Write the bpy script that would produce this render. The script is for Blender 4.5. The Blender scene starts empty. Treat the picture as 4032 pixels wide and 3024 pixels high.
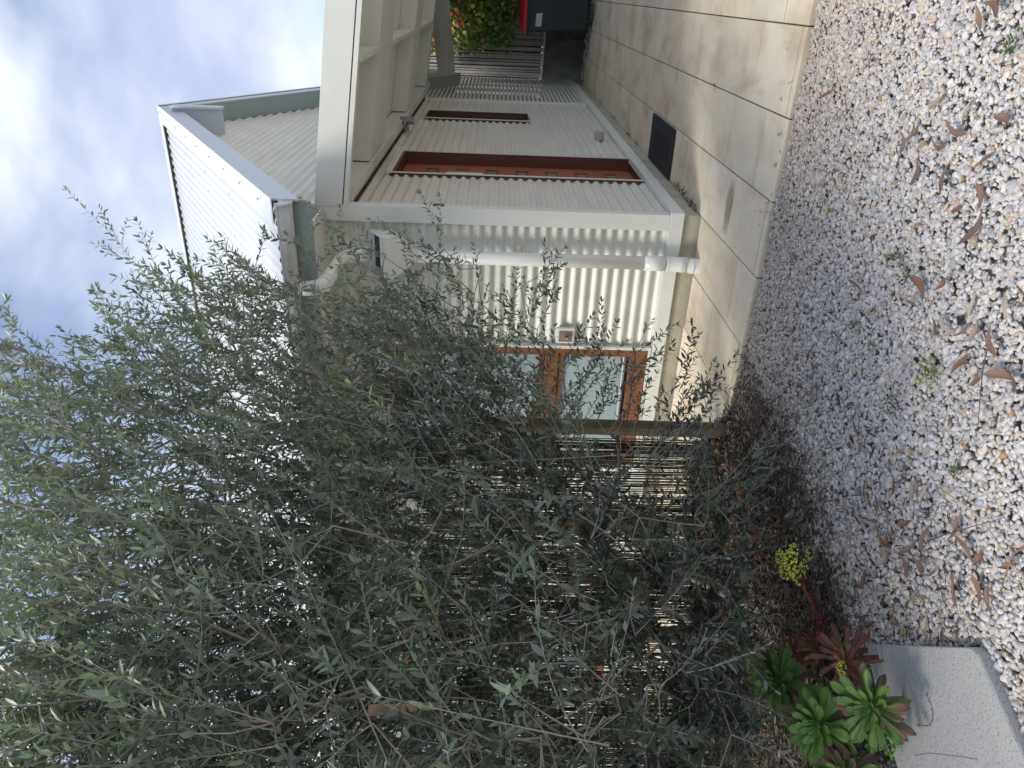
import bpy, math, random
import numpy as np
from mathutils import Vector, Matrix
random.seed(7); rng = np.random.default_rng(11)
scene = bpy.context.scene
R_ = math.radians

# ------------------------------------------------------------------ camera
CAMP = dict(f=2902.0, yaw=0.49125, pitch=-0.03251, roll=0.02548, h=1.4)
def cam_rows():
    y, p, r = CAMP['yaw'], CAMP['pitch'], CAMP['roll']
    f = np.array([-math.sin(y)*math.cos(p), math.cos(y)*math.cos(p), math.sin(p)])
    rr = np.array([math.cos(y), math.sin(y), 0.0]); u = np.cross(rr, f)
    c, s = math.cos(r), math.sin(r)
    return c*rr+s*u, -s*rr+c*u, f
CR, CU, CF = cam_rows()
cam = bpy.data.cameras.new('camera'); camo = bpy.data.objects.new('camera', cam)
scene.collection.objects.link(camo); scene.camera = camo
cam.sensor_fit = 'HORIZONTAL'; cam.sensor_width = 36.0
cam.lens = 36.0*CAMP['f']/4032.0; cam.clip_start = 0.02; cam.clip_end = 500
# the photograph is held sideways: world up points to the left of the frame
cx_, cy_ = -CU, CR                      # image right = world down, image up = world right
M = Matrix(((cx_[0], cy_[0], -CF[0], 0), (cx_[1], cy_[1], -CF[1], 0), (cx_[2], cy_[2], -CF[2], CAMP['h']), (0, 0, 0, 1)))
camo.matrix_world = M

# ------------------------------------------------------------------ light
SUN = Vector((-0.36, -0.50, 0.84)).normalized()
world = bpy.data.worlds.new('World'); scene.world = world; world.use_nodes = True
nt = world.node_tree; N = nt.nodes; L = nt.links; N.clear()
out = N.new('ShaderNodeOutputWorld'); bg = N.new('ShaderNodeBackground'); bg.inputs['Strength'].default_value = 0.12
sky = N.new('ShaderNodeTexSky'); sky.sky_type = 'NISHITA'; sky.sun_disc = False
sky.sun_elevation = math.asin(SUN.z); sky.sun_rotation = math.atan2(SUN.x, SUN.y) % (2*math.pi)
sky.air_density = 1.0; sky.dust_density = 0.6; sky.ozone_density = 2.0
tc = N.new('ShaderNodeTexCoord'); mp = N.new('ShaderNodeMapping'); mp.inputs['Scale'].default_value = (1.2, 1.2, 2.0)
mp.inputs['Rotation'].default_value = (0.35, 0.2, 0.7)
n1 = N.new('ShaderNodeTexNoise'); n1.inputs['Scale'].default_value = 1.9; n1.inputs['Detail'].default_value = 5; n1.inputs['Roughness'].default_value = 0.48; n1.inputs['Distortion'].default_value = 0.35
n2 = N.new('ShaderNodeTexNoise'); n2.inputs['Scale'].default_value = 3.1; n2.inputs['Detail'].default_value = 4; n2.inputs['Roughness'].default_value = 0.5
r1 = N.new('ShaderNodeValToRGB'); r1.color_ramp.elements[0].position = 0.43; r1.color_ramp.elements[1].position = 0.57
r1.color_ramp.elements[0].color = (.24, .24, .24, 1); r1.color_ramp.elements[1].color = (1, 1, 1, 1)
r2 = N.new('ShaderNodeValToRGB'); r2.color_ramp.elements[0].position = 0.35; r2.color_ramp.elements[1].position = 0.68
r2.color_ramp.elements[0].color = (3.3, 3.7, 4.9, 1); r2.color_ramp.elements[1].color = (6.2, 6.4, 6.8, 1)
mix = N.new('ShaderNodeMixRGB')
L.new(tc.outputs['Generated'], mp.inputs['Vector']); L.new(mp.outputs[0], n1.inputs['Vector']); L.new(mp.outputs[0], n2.inputs['Vector'])
L.new(n1.outputs['Fac'], r1.inputs[0]); L.new(n2.outputs['Fac'], r2.inputs[0])
L.new(r1.outputs[0], mix.inputs[0]); L.new(sky.outputs[0], mix.inputs[1]); L.new(r2.outputs[0], mix.inputs[2])
L.new(mix.outputs[0], bg.inputs[0]); L.new(bg.outputs[0], out.inputs[0])
sl = bpy.data.lights.new('sun', 'SUN'); sl.energy = 2.0; sl.angle = R_(20); sl.color = (1.0, 0.95, 0.87)
so = bpy.data.objects.new('sun', sl); scene.collection.objects.link(so)
so.rotation_euler = SUN.to_track_quat('Z', 'Y').to_euler(); so.location = (0, 0, 12)
vs = scene.view_settings; vs.view_transform = 'Standard'; vs.look = 'None'; vs.exposure = 0.68; vs.gamma = 1.0
scene.render.engine = 'CYCLES'
scene.cycles.max_bounces = 8; scene.cycles.transparent_max_bounces = 8

# ------------------------------------------------------------------ helpers
def tag(o, label=None, cat=None, group=None, kind=None):
    if label: o['label'] = label
    if cat: o['category'] = cat
    if group: o['group'] = group
    if kind: o['kind'] = kind
    return o
def empty(name, loc=(0, 0, 0), rz=0.0, parent=None):
    o = bpy.data.objects.new(name, None); scene.collection.objects.link(o)
    o.location = loc; o.rotation_euler = (0, 0, rz); o.empty_display_size = 0.1
    if parent: o.parent = parent
    return o
def mk(name, V, F, mat, parent=None, smooth=False, col=None, uv=None):
    V = np.asarray(V, dtype=np.float32).reshape(-1, 3)
    me = bpy.data.meshes.new(name)
    if isinstance(F, np.ndarray):
        k = F.shape[1]; me.vertices.add(len(V)); me.vertices.foreach_set('co', V.ravel())
        me.loops.add(F.size); me.loops.foreach_set('vertex_index', F.astype(np.int32).ravel())
        me.polygons.add(len(F)); me.polygons.foreach_set('loop_start', np.arange(0, F.size, k, dtype=np.int32))
        me.polygons.foreach_set('loop_total', np.full(len(F), k, dtype=np.int32)); me.update(calc_edges=True)
    else:
        me.from_pydata([tuple(map(float, v)) for v in V], [], F); me.update()
    if smooth: me.polygons.foreach_set('use_smooth', np.ones(len(me.polygons), dtype=bool))
    if col is not None:
        a = me.attributes.new('tint', 'FLOAT_COLOR', 'POINT'); a.data.foreach_set('color', np.asarray(col, dtype=np.float32).ravel())
    if mat: me.materials.append(mat)
    o = bpy.data.objects.new(name, me); scene.collection.objects.link(o)
    if parent: o.parent = parent
    return o
class MB:
    def __init__(s): s.V = []; s.F = []
    def add(s, V, F):
        b = len(s.V); s.V += [tuple(map(float, v)) for v in V]; s.F += [tuple(i+b for i in f) for f in F]
    def box(s, a, b):
        x0, y0, z0 = a; x1, y1, z1 = b
        s.hexa([(x0, y0, z0), (x1, y0, z0), (x1, y1, z0), (x0, y1, z0), (x0, y0, z1), (x1, y0, z1), (x1, y1, z1), (x0, y1, z1)])
    def hexa(s, P):
        s.add(P, [(0, 3, 2, 1), (4, 5, 6, 7), (0, 1, 5, 4), (1, 2, 6, 5), (2, 3, 7, 6), (3, 0, 4, 7)])
    def beam(s, A, B, side, up):
        "box from A to B with half-extent vectors side and full vector up"
        A, B, side, up = map(Vector, (A, B, side, up))
        s.hexa([A-side, A+side, B+side, B-side, A-side+up, A+side+up, B+side+up, B-side+up])
    def tube(s, P, r, n=8, cap=True, r2=None):
        P = [Vector(p) for p in P]; b = len(s.V); m = len(P)
        for i, p in enumerate(P):
            t = (P[min(i+1, m-1)]-P[max(i-1, 0)]).normalized()
            a = t.cross(Vector((0, 0, 1)));
            if a.length < 1e-3: a = t.cross(Vector((1, 0, 0)))
            if i and a.dot(pa) < 0: a = -a
            a.normalize(); pa = a; c = t.cross(a)
            rr = r if r2 is None else r+(r2-r)*i/(m-1)
            if isinstance(r, (list, tuple)): rr = r[i]
            for j in range(n):
                q = 2*math.pi*j/n; s.V.append(tuple(p+a*math.cos(q)*rr+c*math.sin(q)*rr))
        for i in range(m-1):
            for j in range(n):
                k = (j+1) % n; s.F.append((b+i*n+j, b+i*n+k, b+(i+1)*n+k, b+(i+1)*n+j))
        if cap: s.F.append(tuple(b+j for j in range(n))[::-1]); s.F.append(tuple(b+(m-1)*n+j for j in range(n)))
    def build(s, name, mat, parent=None, smooth=False, bevel=0, auto=True):
        o = mk(name, s.V, s.F, mat, parent, smooth)
        if bevel:
            m = o.modifiers.new('b', 'BEVEL'); m.width = bevel; m.segments = 2; m.limit_method = 'ANGLE'
        return o
def merge(o, mb, mt):
    "adds small fixings to a part's own mesh"
    me = o.data; V = [tuple(v.co) for v in me.vertices]; F = [tuple(p.vertices) for p in me.polygons]; k = len(V); nf = len(F)
    F += [tuple(i+k for i in f) for f in mb.F]; V += mb.V; n = bpy.data.meshes.new(me.name); n.from_pydata(V, [], F); n.materials.append(me.materials[0]); n.materials.append(mt)
    n.polygons.foreach_set('material_index', [0]*nf+[1]*(len(F)-nf)); n.polygons.foreach_set('use_smooth', [True]*nf+[False]*(len(F)-nf)); o.data = n
def box(name, a, b, mat, parent=None, bevel=0.0):
    m = MB(); m.box(a, b); return m.build(name, mat, parent, bevel=bevel)

# ------------------------------------------------------------------ materials
def mat(name, col, rough=0.6, metal=0.0, spec=0.5):
    m = bpy.data.materials.new(name); m.use_nodes = True
    b = m.node_tree.nodes['Principled BSDF']
    b.inputs['Base Color'].default_value = (*col, 1); b.inputs['Roughness'].default_value = rough
    b.inputs['Metallic'].default_value = metal; b.inputs['Specular IOR Level'].default_value = spec
    return m
def noisy(name, c1, c2, scale=5, rough=0.6, detail=6, stretch=(1, 1, 1), bump=0.0, bscale=40, p0=0.3, p1=0.7, c3=None, spec=0.4, rot=(0, 0, 0)):
    m = mat(name, c1, rough, 0, spec); nt = m.node_tree; N, L = nt.nodes, nt.links; b = N['Principled BSDF']
    tc = N.new('ShaderNodeTexCoord'); mp = N.new('ShaderNodeMapping'); mp.inputs['Scale'].default_value = stretch; mp.inputs['Rotation'].default_value = rot
    no = N.new('ShaderNodeTexNoise'); no.inputs['Scale'].default_value = scale; no.inputs['Detail'].default_value = detail; no.inputs['Roughness'].default_value = 0.62
    cr = N.new('ShaderNodeValToRGB'); e = cr.color_ramp.elements; e[0].position = p0; e[1].position = p1
    e[0].color = (*c1, 1); e[1].color = (*c2, 1)
    if c3: x = e.new((p0+p1)/2); x.color = (*c3, 1)
    L.new(tc.outputs['Object'], mp.inputs[0]); L.new(mp.outputs[0], no.inputs[0]); L.new(no.outputs['Fac'], cr.inputs[0]); L.new(cr.outputs[0], b.inputs['Base Color'])
    if bump:
        n2 = N.new('ShaderNodeTexNoise'); n2.inputs['Scale'].default_value = bscale; n2.inputs['Detail'].default_value = 5
        bp = N.new('ShaderNodeBump'); bp.inputs['Strength'].default_value = bump; bp.inputs['Distance'].default_value = 0.01
        L.new(mp.outputs[0], n2.inputs[0]); L.new(n2.outputs['Fac'], bp.inputs['Height']); L.new(bp.outputs[0], b.inputs['Normal'])
    return m
def tint_mat(name, rough=0.6, trans=0.0, under=None, bump=0.0, spec=0.4):
    "colour comes from the tint attribute of each leaf or stone; under = colour of a leaf's lower side"
    m = mat(name, (.5, .5, .5), rough, 0, spec); nt = m.node_tree; N, L = nt.nodes, nt.links; b = N['Principled BSDF']
    at = N.new('ShaderNodeAttribute'); at.attribute_name = 'tint'; src = at.outputs['Color']
    if under:
        g = N.new('ShaderNodeNewGeometry'); mx = N.new('ShaderNodeMixRGB'); mx.inputs[2].default_value = (*under, 1)
        L.new(g.outputs['Backfacing'], mx.inputs[0]); L.new(src, mx.inputs[1]); src = mx.outputs[0]
    if bump:
        tc = N.new('ShaderNodeTexCoord'); no = N.new('ShaderNodeTexNoise'); no.inputs['Scale'].default_value = 160; no.inputs['Detail'].default_value = 4
        mm = N.new('ShaderNodeMixRGB'); mm.blend_type = 'MULTIPLY'; mm.inputs[0].default_value = 0.55
        cr = N.new('ShaderNodeValToRGB'); cr.color_ramp.elements[0].position = 0.3; cr.color_ramp.elements[0].color = (.62, .6, .6, 1); cr.color_ramp.elements[1].position = 0.6
        bp = N.new('ShaderNodeBump'); bp.inputs['Strength'].default_value = bump; bp.inputs['Distance'].default_value = 0.004
        L.new(tc.outputs['Object'], no.inputs[0]); L.new(no.outputs['Fac'], cr.inputs[0]); L.new(src, mm.inputs[1]); L.new(cr.outputs[0], mm.inputs[2]); src = mm.outputs[0]
        L.new(no.outputs['Fac'], bp.inputs['Height']); L.new(bp.outputs[0], b.inputs['Normal'])
    L.new(src, b.inputs['Base Color'])
    if trans:
        t = N.new('ShaderNodeBsdfTranslucent'); ms = N.new('ShaderNodeMixShader'); ms.inputs[0].default_value = trans
        g2 = N.new('ShaderNodeMixRGB'); g2.blend_type = 'MULTIPLY'; g2.inputs[0].default_value = 1; g2.inputs[2].default_value = (1.6, 1.9, 0.8, 1)
        L.new(at.outputs['Color'], g2.inputs[1]); L.new(g2.outputs[0], t.inputs[0])
        o = N['Material Output']; L.new(b.outputs[0], ms.inputs[1]); L.new(t.outputs[0], ms.inputs[2]); L.new(ms.outputs[0], o.inputs[0])
    return m
M_ = {}
M_['sheet'] = noisy('painted_corrugated_steel', (.56, .56, .49), (.66, .655, .585), 2.6, 0.42, stretch=(2.2, 2.2, .7), p0=.3, p1=.6)
M_['sheet_side'] = noisy('painted_corrugated_steel_side', (.58, .55, .485), (.67, .64, .57), 1.6, 0.5, stretch=(1, 1, 4), p0=.3, p1=.75)
M_['roof'] = noisy('painted_roof_steel', (.66, .67, .66), (.76, .77, .765), 9, 0.4, p0=.2, p1=.8)
M_['trim'] = noisy('painted_flashing', (.64, .645, .58), (.69, .69, .63), 6, 0.35, p0=.2, p1=.8)
M_['barge'] = mat('painted_barge_steel', (.50, .53, .56), 0.4)
M_['soffit'] = noisy('painted_soffit_steel', (.66, .655, .61), (.72, .71, .665), 3, 0.5)
M_['gutter'] = noisy('weathered_gutter', (.42, .42, .41), (.56, .56, .54), 14, 0.45, p0=.35, p1=.65)
M_['fascia'] = mat('grey_green_fascia', (.30, .35, .33), 0.5)
M_['pvc'] = noisy('white_plastic_pipe', (.71, .70, .65), (.76, .75, .70), 4, 0.35)
M_['plinth'] = noisy('concrete_plinth', (.33, .30, .22), (.44, .41, .32), 7, 0.9, bump=.3)
M_['wood'] = noisy('stained_timber', (.16, .060, .028), (.25, .098, .042), 6, 0.45, stretch=(6, 6, .6), p0=.3, p1=.7)
M_['wood_dark'] = noisy('dark_stained_timber', (.075, .028, .021), (.11, .042, .028), 6, 0.5, stretch=(6, 6, .6))
M_['door'] = noisy('orange_stained_door', (.26, .080, .036), (.34, .110, .045), 5, 0.4, stretch=(7, 7, .5))
M_['glass'] = mat('dark_window_glass', (.035, .04, .045), 0.06, 0, .8)
M_['lite'] = mat('frosted_door_glass', (.20, .20, .17), 0.2)
M_['blind'] = noisy('pale_window_blind', (.33, .41, .41), (.38, .455, .45), 1.2, 0.10, p0=.2, p1=.8, spec=.9)
M_['metal'] = mat('brushed_metal', (.30, .31, .31), 0.35, 0.6)
M_['dark'] = mat('dark_gap', (.02, .02, .02), 0.9)
M_['screw'] = mat('screw_head', (.30, .31, .31), 0.5, 0.3)
M_['slat'] = noisy('pale_timber_slat', (.50, .48, .45), (.60, .58, .55), 9, 0.7, stretch=(1, 1, 1))
M_['mesh_blue'] = noisy('dark_blue_mesh', (.012, .02, .05), (.03, .05, .10), 60, 0.6)

# ------------------------------------------------------------------ ground
CX, CY = -1.295, 4.878                 # outer corner of the house
def ground_mat():
    m = noisy('gravel_bed', (.34, .31, .28), (.55, .52, .49), 45, 0.95, bump=.8, bscale=70); return m
tag(mk('ground', [(-60, -40, -.05), (60, -40, -.05), (60, 80, -.05), (-60, 80, -.05)], [(0, 1, 2, 3)], ground_mat()), kind='structure')

# paving: staggered 400 mm stone flags
def paving_mat():
    m = tint_mat('stone_paving', 0.75); nt = m.node_tree; N, L = nt.nodes, nt.links; b = N['Principled BSDF']
    at = [n for n in N if n.type == 'ATTRIBUTE'][0]
    tc = N.new('ShaderNodeTexCoord'); mp = N.new('ShaderNodeMapping'); mp.inputs['Scale'].default_value = (1, .35, 1); mp.inputs['Rotation'].default_value = (0, 0, 1.35)
    a = N.new('ShaderNodeTexNoise'); a.inputs['Scale'].default_value = 5; a.inputs['Detail'].default_value = 8; a.inputs['Roughness'].default_value = .68; a.inputs['Distortion'].default_value = .5
    cr = N.new('ShaderNodeValToRGB'); e = cr.color_ramp.elements; e[0].position = .32; e[0].color = (.72, .67, .60, 1); e[1].position = .62; e[1].color = (1.0, .99, .97, 1)
    x = e.new(.45); x.color = (.92, .89, .84, 1)
    mu = N.new('ShaderNodeMixRGB'); mu.blend_type = 'MULTIPLY'; mu.inputs[0].default_value = .8
    s = N.new('ShaderNodeTexNoise'); s.inputs['Scale'].default_value = 2.3; s.inputs['Detail'].default_value = 4
    cs = N.new('ShaderNodeValToRGB'); cs.color_ramp.elements[0].position = .28; cs.color_ramp.elements[0].color = (.72, .68, .62, 1); cs.color_ramp.elements[1].position = .5; cs.color_ramp.elements[1].color = (1, 1, 1, 1)
    m2 = N.new('ShaderNodeMixRGB'); m2.blend_type = 'MULTIPLY'; m2.inputs[0].default_value = .9
    g = N.new('ShaderNodeTexNoise'); g.inputs['Scale'].default_value = 90; g.inputs['Detail'].default_value = 3
    cg = N.new('ShaderNodeValToRGB'); cg.color_ramp.elements[0].position = .3; cg.color_ramp.elements[0].color = (.78, .76, .72, 1); cg.color_ramp.elements[1].position = .45
    m3 = N.new('ShaderNodeMixRGB'); m3.blend_type = 'MULTIPLY'; m3.inputs[0].default_value = .5
    L.new(tc.outputs['Object'], mp.inputs[0]); L.new(mp.outputs[0], a.inputs[0]); L.new(tc.outputs['Object'], s.inputs[0]); L.new(tc.outputs['Object'], g.inputs[0])
    L.new(a.outputs['Fac'], cr.inputs[0]); L.new(s.outputs['Fac'], cs.inputs[0]); L.new(g.outputs['Fac'], cg.inputs[0])
    L.new(at.outputs['Color'], mu.inputs[1]); L.new(cr.outputs[0], mu.inputs[2])
    L.new(mu.outputs[0], m2.inputs[1]); L.new(cs.outputs[0], m2.inputs[2]); L.new(m2.outputs[0], m3.inputs[1]); L.new(cg.outputs[0], m3.inputs[2])
    # one dark patch on the flags near the corner of the house
    sep = N.new('ShaderNodeSeparateXYZ'); L.new(tc.outputs['Object'], sep.inputs[0])
    vm = N.new('ShaderNodeVectorMath'); vm.operation = 'SUBTRACT'; vm.inputs[1].default_value = (-1.09, 4.33, 0); L.new(tc.outputs['Object'], vm.inputs[0])
    vs_ = N.new('ShaderNodeVectorMath'); vs_.operation = 'MULTIPLY'; vs_.inputs[1].default_value = (4.2, 9.5, 1); L.new(vm.outputs[0], vs_.inputs[0])
    ln = N.new('ShaderNodeVectorMath'); ln.operation = 'LENGTH'; L.new(vs_.outputs[0], ln.inputs[0])
    ad = N.new('ShaderNodeMath'); ad.operation = 'ADD'; L.new(ln.outputs['Value'], ad.inputs[0]); L.new(a.outputs['Fac'], ad.inputs[1])
    c5 = N.new('ShaderNodeValToRGB'); c5.color_ramp.elements[0].position = .75; c5.color_ramp.elements[0].color = (.36, .35, .32, 1); c5.color_ramp.elements[1].position = 1.0; c5.color_ramp.elements[1].color = (1, 1, 1, 1)
    m4 = N.new('ShaderNodeMixRGB'); m4.blend_type = 'MULTIPLY'; m4.inputs[0].default_value = .8; ad2 = N.new('ShaderNodeMath'); ad2.operation = 'MULTIPLY'; ad2.inputs[1].default_value = .8; L.new(ad.outputs[0], ad2.inputs[0])
    L.new(ad2.outputs[0], c5.inputs[0]); L.new(m3.outputs[0], m4.inputs[1]); L.new(c5.outputs[0], m4.inputs[2]); L.new(m4.outputs[0], b.inputs['Base Color'])
    bp = N.new('ShaderNodeBump'); bp.inputs['Strength'].default_value = .25; bp.inputs['Distance'].default_value = .01; L.new(a.outputs['Fac'], bp.inputs['Height']); L.new(bp.outputs[0], b.inputs['Normal'])
    return m
def end_y(x): return 13.2-(x+1.3)*1.32
V, F, Cc = [], [], []
def flag(x0, x1, y0, y1, top=0.0):
    g = .0034; x0 += g; x1 -= g; y0 += .0065; y1 -= .0065
    if y1-y0 < .02: return
    b = len(V); t = top+rng.uniform(-.0012, .0012); c = .003
    k = rng.uniform(.92, 1.07); w = rng.uniform(-.015, .02); base = np.array([.75*k+w, .665*k, .525*k-w, 1])
    ya, yb = min(y1, end_y(x0)), min(y1, end_y(x1))
    if min(ya, yb) <= y0: return
    P = [(x0, y0, -.045), (x1, y0, -.045), (x1, yb, -.045), (x0, ya, -.045), (x0, y0, t-c), (x1, y0, t-c), (x1, yb, t-c), (x0, ya, t-c), (x0+c, y0+c, t), (x1-c, y0+c, t), (x1-c, yb-c, t), (x0+c, ya-c, t)]
    V.extend(P); Cc.extend([base]*12)
    F.extend([tuple(b+i for i in f) for f in [(0, 1, 5, 4), (1, 2, 6, 5), (2, 3, 7, 6), (3, 0, 4, 7), (4, 5, 9, 8), (5, 6, 10, 9), (6, 7, 11, 10), (7, 4, 8, 11), (8, 9, 10, 11)]])
EDGE = 3.67
for ci in range(-10, 6):
    x0 = CX+ci*.4; x1 = x0+.4
    ph = 4.29 if ci % 2 == 0 else 4.0
    if ci == 5: pass
    y = ph-.56*3
    ymax = 13.4 if ci >= 0 else CY-.004
    while y < ymax:
        a, b_ = max(y, EDGE), min(y+.56, ymax)
        if b_ > a+.01: flag(x0, x1, a, b_)
        y += .56
for ci in range(-10, 0): pass
pv = mk('paving', V, F, paving_mat(), col=Cc); tag(pv, kind='structure')
tag(mk('mortar_bed', [(CX-4.0, EDGE+.01, -.012), (1.1, EDGE+.01, -.012), (1.1, 10.0, -.012), (CX-.1, 13.1, -.012), (CX-.1, 4.95, -.012), (CX-4, 4.95, -.012)], [(0, 1, 2, 3, 4, 5)], noisy('mortar', (.08, .065, .05), (.17, .14, .11), 30, .95)), kind='structure')

# ------------------------------------------------------------------ house
house = empty('house', (CX, CY, 0)); tag(house, 'cream corrugated steel house with a steep gable roof beside stone paving', 'house')
H = Vector((CX, CY, 0))
def hp(o):                                # parts are modelled in world coordinates, then hung under the house
    o.parent = house; o.matrix_parent_inverse = Matrix.Translation(-H); return o
PIT, AMP, NS = .0752, .0100, 10
def prof(z): return AMP*math.sin(2*math.pi*z/PIT)
def front_sheet(name, rects, y0=CY+.028):
    V, F = [], []
    for (x0, x1, z0, z1) in rects:
        n = max(2, int((z1-z0)/PIT*NS)); b = len(V)
        for i in range(n+1):
            z = z0+(z1-z0)*i/n; y = y0+prof(z)
            V += [(x0, y, z), (x1, y, z)]
        F += [(b+2*i, b+2*i+1, b+2*i+3, b+2*i+2) for i in range(n)]
    return hp(mk(name, V, F, M_['sheet'], smooth=True))
WX0, WX1, WZ0, WZ1 = -3.30, -2.30, .20, 2.17       # tall window in the front wall
W2 = (-6.1, -5.1)
fs = front_sheet('front_wall', [(WX1, CX-.02, .2, 2.62), (WX0, WX1, WZ1, 2.62), (W2[1], WX0, .2, 2.62), (W2[0], W2[1], WZ1, 2.62), (-9, W2[0], .2, 2.62)])
def yrect(rects, x0=CX-.028, m='sheet_side', name='side_wall'):
    V, F = [], []
    for (fa, fb, z0, z1) in rects:
        n = max(2, int((z1-z0)/PIT*NS)); b = len(V)
        for i in range(n+1):
            z = z0+(z1-z0)*i/n; x = x0-prof(z)
            ya = fa(z) if callable(fa) else fa; yb = fb(z) if callable(fb) else fb
            V += [(x, ya, z), (x, yb, z)]
        F += [(b+2*i, b+2*i+1, b+2*i+3, b+2*i+2) for i in range(n)]
    return hp(mk(name, V, F, M_[m], smooth=True))
DY0, DY1, DZ0, DZ1 = 5.905, 6.74, .15, 2.196
NY0, NY1, NZ0, NZ1 = 8.70, 9.25, 1.01, 2.185
SY = 10.34
sw = yrect([(CY+.02, DY0, .2, 2.345), (DY0, DY1, DZ1, 2.345), (DY1, NY0, .2, 2.345), (NY0, NY1, .2, NZ0), (NY0, NY1, NZ1, 2.345), (NY1, SY, .2, 2.345)])
# gable above the awning
AP_Y, AP_Z, XB = 7.609, 4.648, -1.12
SL = (4.648-2.682)/(7.609-4.307)
rf = lambda z: AP_Y-(AP_Z-.10-z)/SL
rb = lambda z: AP_Y+(AP_Z-.12-z)/SL
gw = yrect([(lambda z: max(rf(z), CY+.02), lambda z: min(rb(z), 13), 2.50, AP_Z-.13)], x0=CX-.03, name='gable_wall')
# inside core so that nothing shows through
m = MB(); m.box((-9, CY+.30, .0), (CX-.30, 11.2, 2.6)); hp(m.build('core_wall', M_['dark']))
m = MB()
def capside(a, b, mm): mm.box(a, b)
# corner cap
m.box((CX-.108, CY-.006, .205), (CX+.002, CY+.02, 2.62)); m.box((CX-.012, CY+.0201, .205), (CX+.0021, CY+.075, 2.36))
hp(m.build('corner_flashing', M_['trim'], bevel=.002))
# base flashing, both walls (upper lip + face)
m = MB(); m.box((-9, CY-.018, .112), (CX+.02, CY+.03, .203)); m.box((-9, CY-.003, .2032), (CX+.004, CY+.03, .209))
hp(m.build('base_flashing', M_['trim'], bevel=.003))
m = MB(); m.box((CX-.03, CY+.0305, .112), (CX+.02, SY+2.95, .197)); hp(m.build('base_flashing', M_['trim'], bevel=.003))
m = MB(); m.box((-9, CY+.004, -.04), (CX-.2002, CY+.2, .1115)); m.box((CX-.2, CY+.004, -.04), (CX+.001, 13.25, .1115)); hp(m.build('plinth', M_['plinth']))
# side wall's shadow under the soffit: a black strip, built with the awning
# ---- roof
def roof_sheet():
    V, F = [], []; x0, x1 = XB-.02, -9.2; n = int((x0-x1)/PIT*8)
    for i in range(n+1):
        x = x0-(x0-x1)*i/n; dz = .008*math.sin(2*math.pi*x/PIT)
        V += [(x, 4.27, 2.682-.022+dz), (x, AP_Y, AP_Z-.022+dz), (x, AP_Y+4.4, AP_Z-.022-4.4*SL+dz)]
    for i in range(n):
        b = 3*i; F += [(b, b+1, b+4, b+3), (b+1, b+2, b+5, b+4)]
    return hp(mk('roof', V, F, M_['roof'], smooth=True))
roof = roof_sheet()
def on_roof(x, t, h):                      # t along the front slope from eave 0 to ridge 1
    return (x, 4.27+(AP_Y-4.27)*t, 2.66+(AP_Z-2.66)*t+h)
# ridge cap with small step over the sheet
m = MB(); nrm = Vector((0, -SL, 1)).normalized(); dwn = Vector((0, -1, -SL)).normalized()
A = Vector((XB-.0, AP_Y, AP_Z+.012)); B = Vector((-9.2, AP_Y, AP_Z+.012)); d2 = Vector((0, 1, -SL)).normalized()
m.hexa([A+dwn*.13, B+dwn*.13, B, A, A+dwn*.13+nrm*.006, B+dwn*.13+nrm*.006, B+nrm*.008, A+nrm*.008])
m.hexa([A, B, B+d2*.13, A+d2*.13, A+Vector((0, 0, .008)), B+Vector((0, 0, .008)), B+d2*.13+Vector((0, 0, .006)), A+d2*.13+Vector((0, 0, .006))])
hp(m.build('ridge_cap', M_['roof']))
# barge boards and caps (front slope, rear slope)
def barge(y0, z0, y1, z1, d):
    m = MB(); P = lambda x, y, z, dz: (x, y, z+dz)
    m.hexa([P(XB-.012, y0, z0, -.17), P(XB, y0, z0, -.17), P(XB, y1, z1, -.17), P(XB-.012, y1, z1, -.17), P(XB-.012, y0, z0, 0), P(XB, y0, z0, 0), P(XB, y1, z1, 0), P(XB-.012, y1, z1, 0)])
    return hp(m.build('barge_board', M_['barge']))
barge(4.30, 2.69, AP_Y, AP_Z, 1); barge(AP_Y, AP_Z, AP_Y+4.3, AP_Z-4.3*SL, -1)
def bcap(y0, z0, y1, z1, w=.15):
    m = MB(); m.hexa([(XB-w, y0, z0+.002), (XB+.006, y0, z0+.002), (XB+.006, y1, z1+.002), (XB-w, y1, z1+.002), (XB-w, y0, z0+.009), (XB+.006, y0, z0+.009), (XB+.006, y1, z1+.009), (XB-w, y1, z1+.009)])
    return hp(m.build('barge_cap', M_['roof']))
bcap(4.28, 2.678, AP_Y, AP_Z+.006); bcap(AP_Y, AP_Z+.006, AP_Y+4.3, AP_Z-4.3*SL)
m = MB(); m.hexa([(XB+.0062, AP_Y, AP_Z-.03), (XB+.0105, AP_Y, AP_Z-.03), (XB+.0105, AP_Y+4.3, AP_Z-4.3*SL-.03), (XB+.0062, AP_Y+4.3, AP_Z-4.3*SL-.03), (XB+.0062, AP_Y, AP_Z+.015), (XB+.0105, AP_Y, AP_Z+.015), (XB+.0105, AP_Y+4.3, AP_Z-4.3*SL+.015), (XB+.0062, AP_Y+4.3, AP_Z-4.3*SL+.015)])
hp(m.build('barge_trim', M_['roof']))
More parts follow.
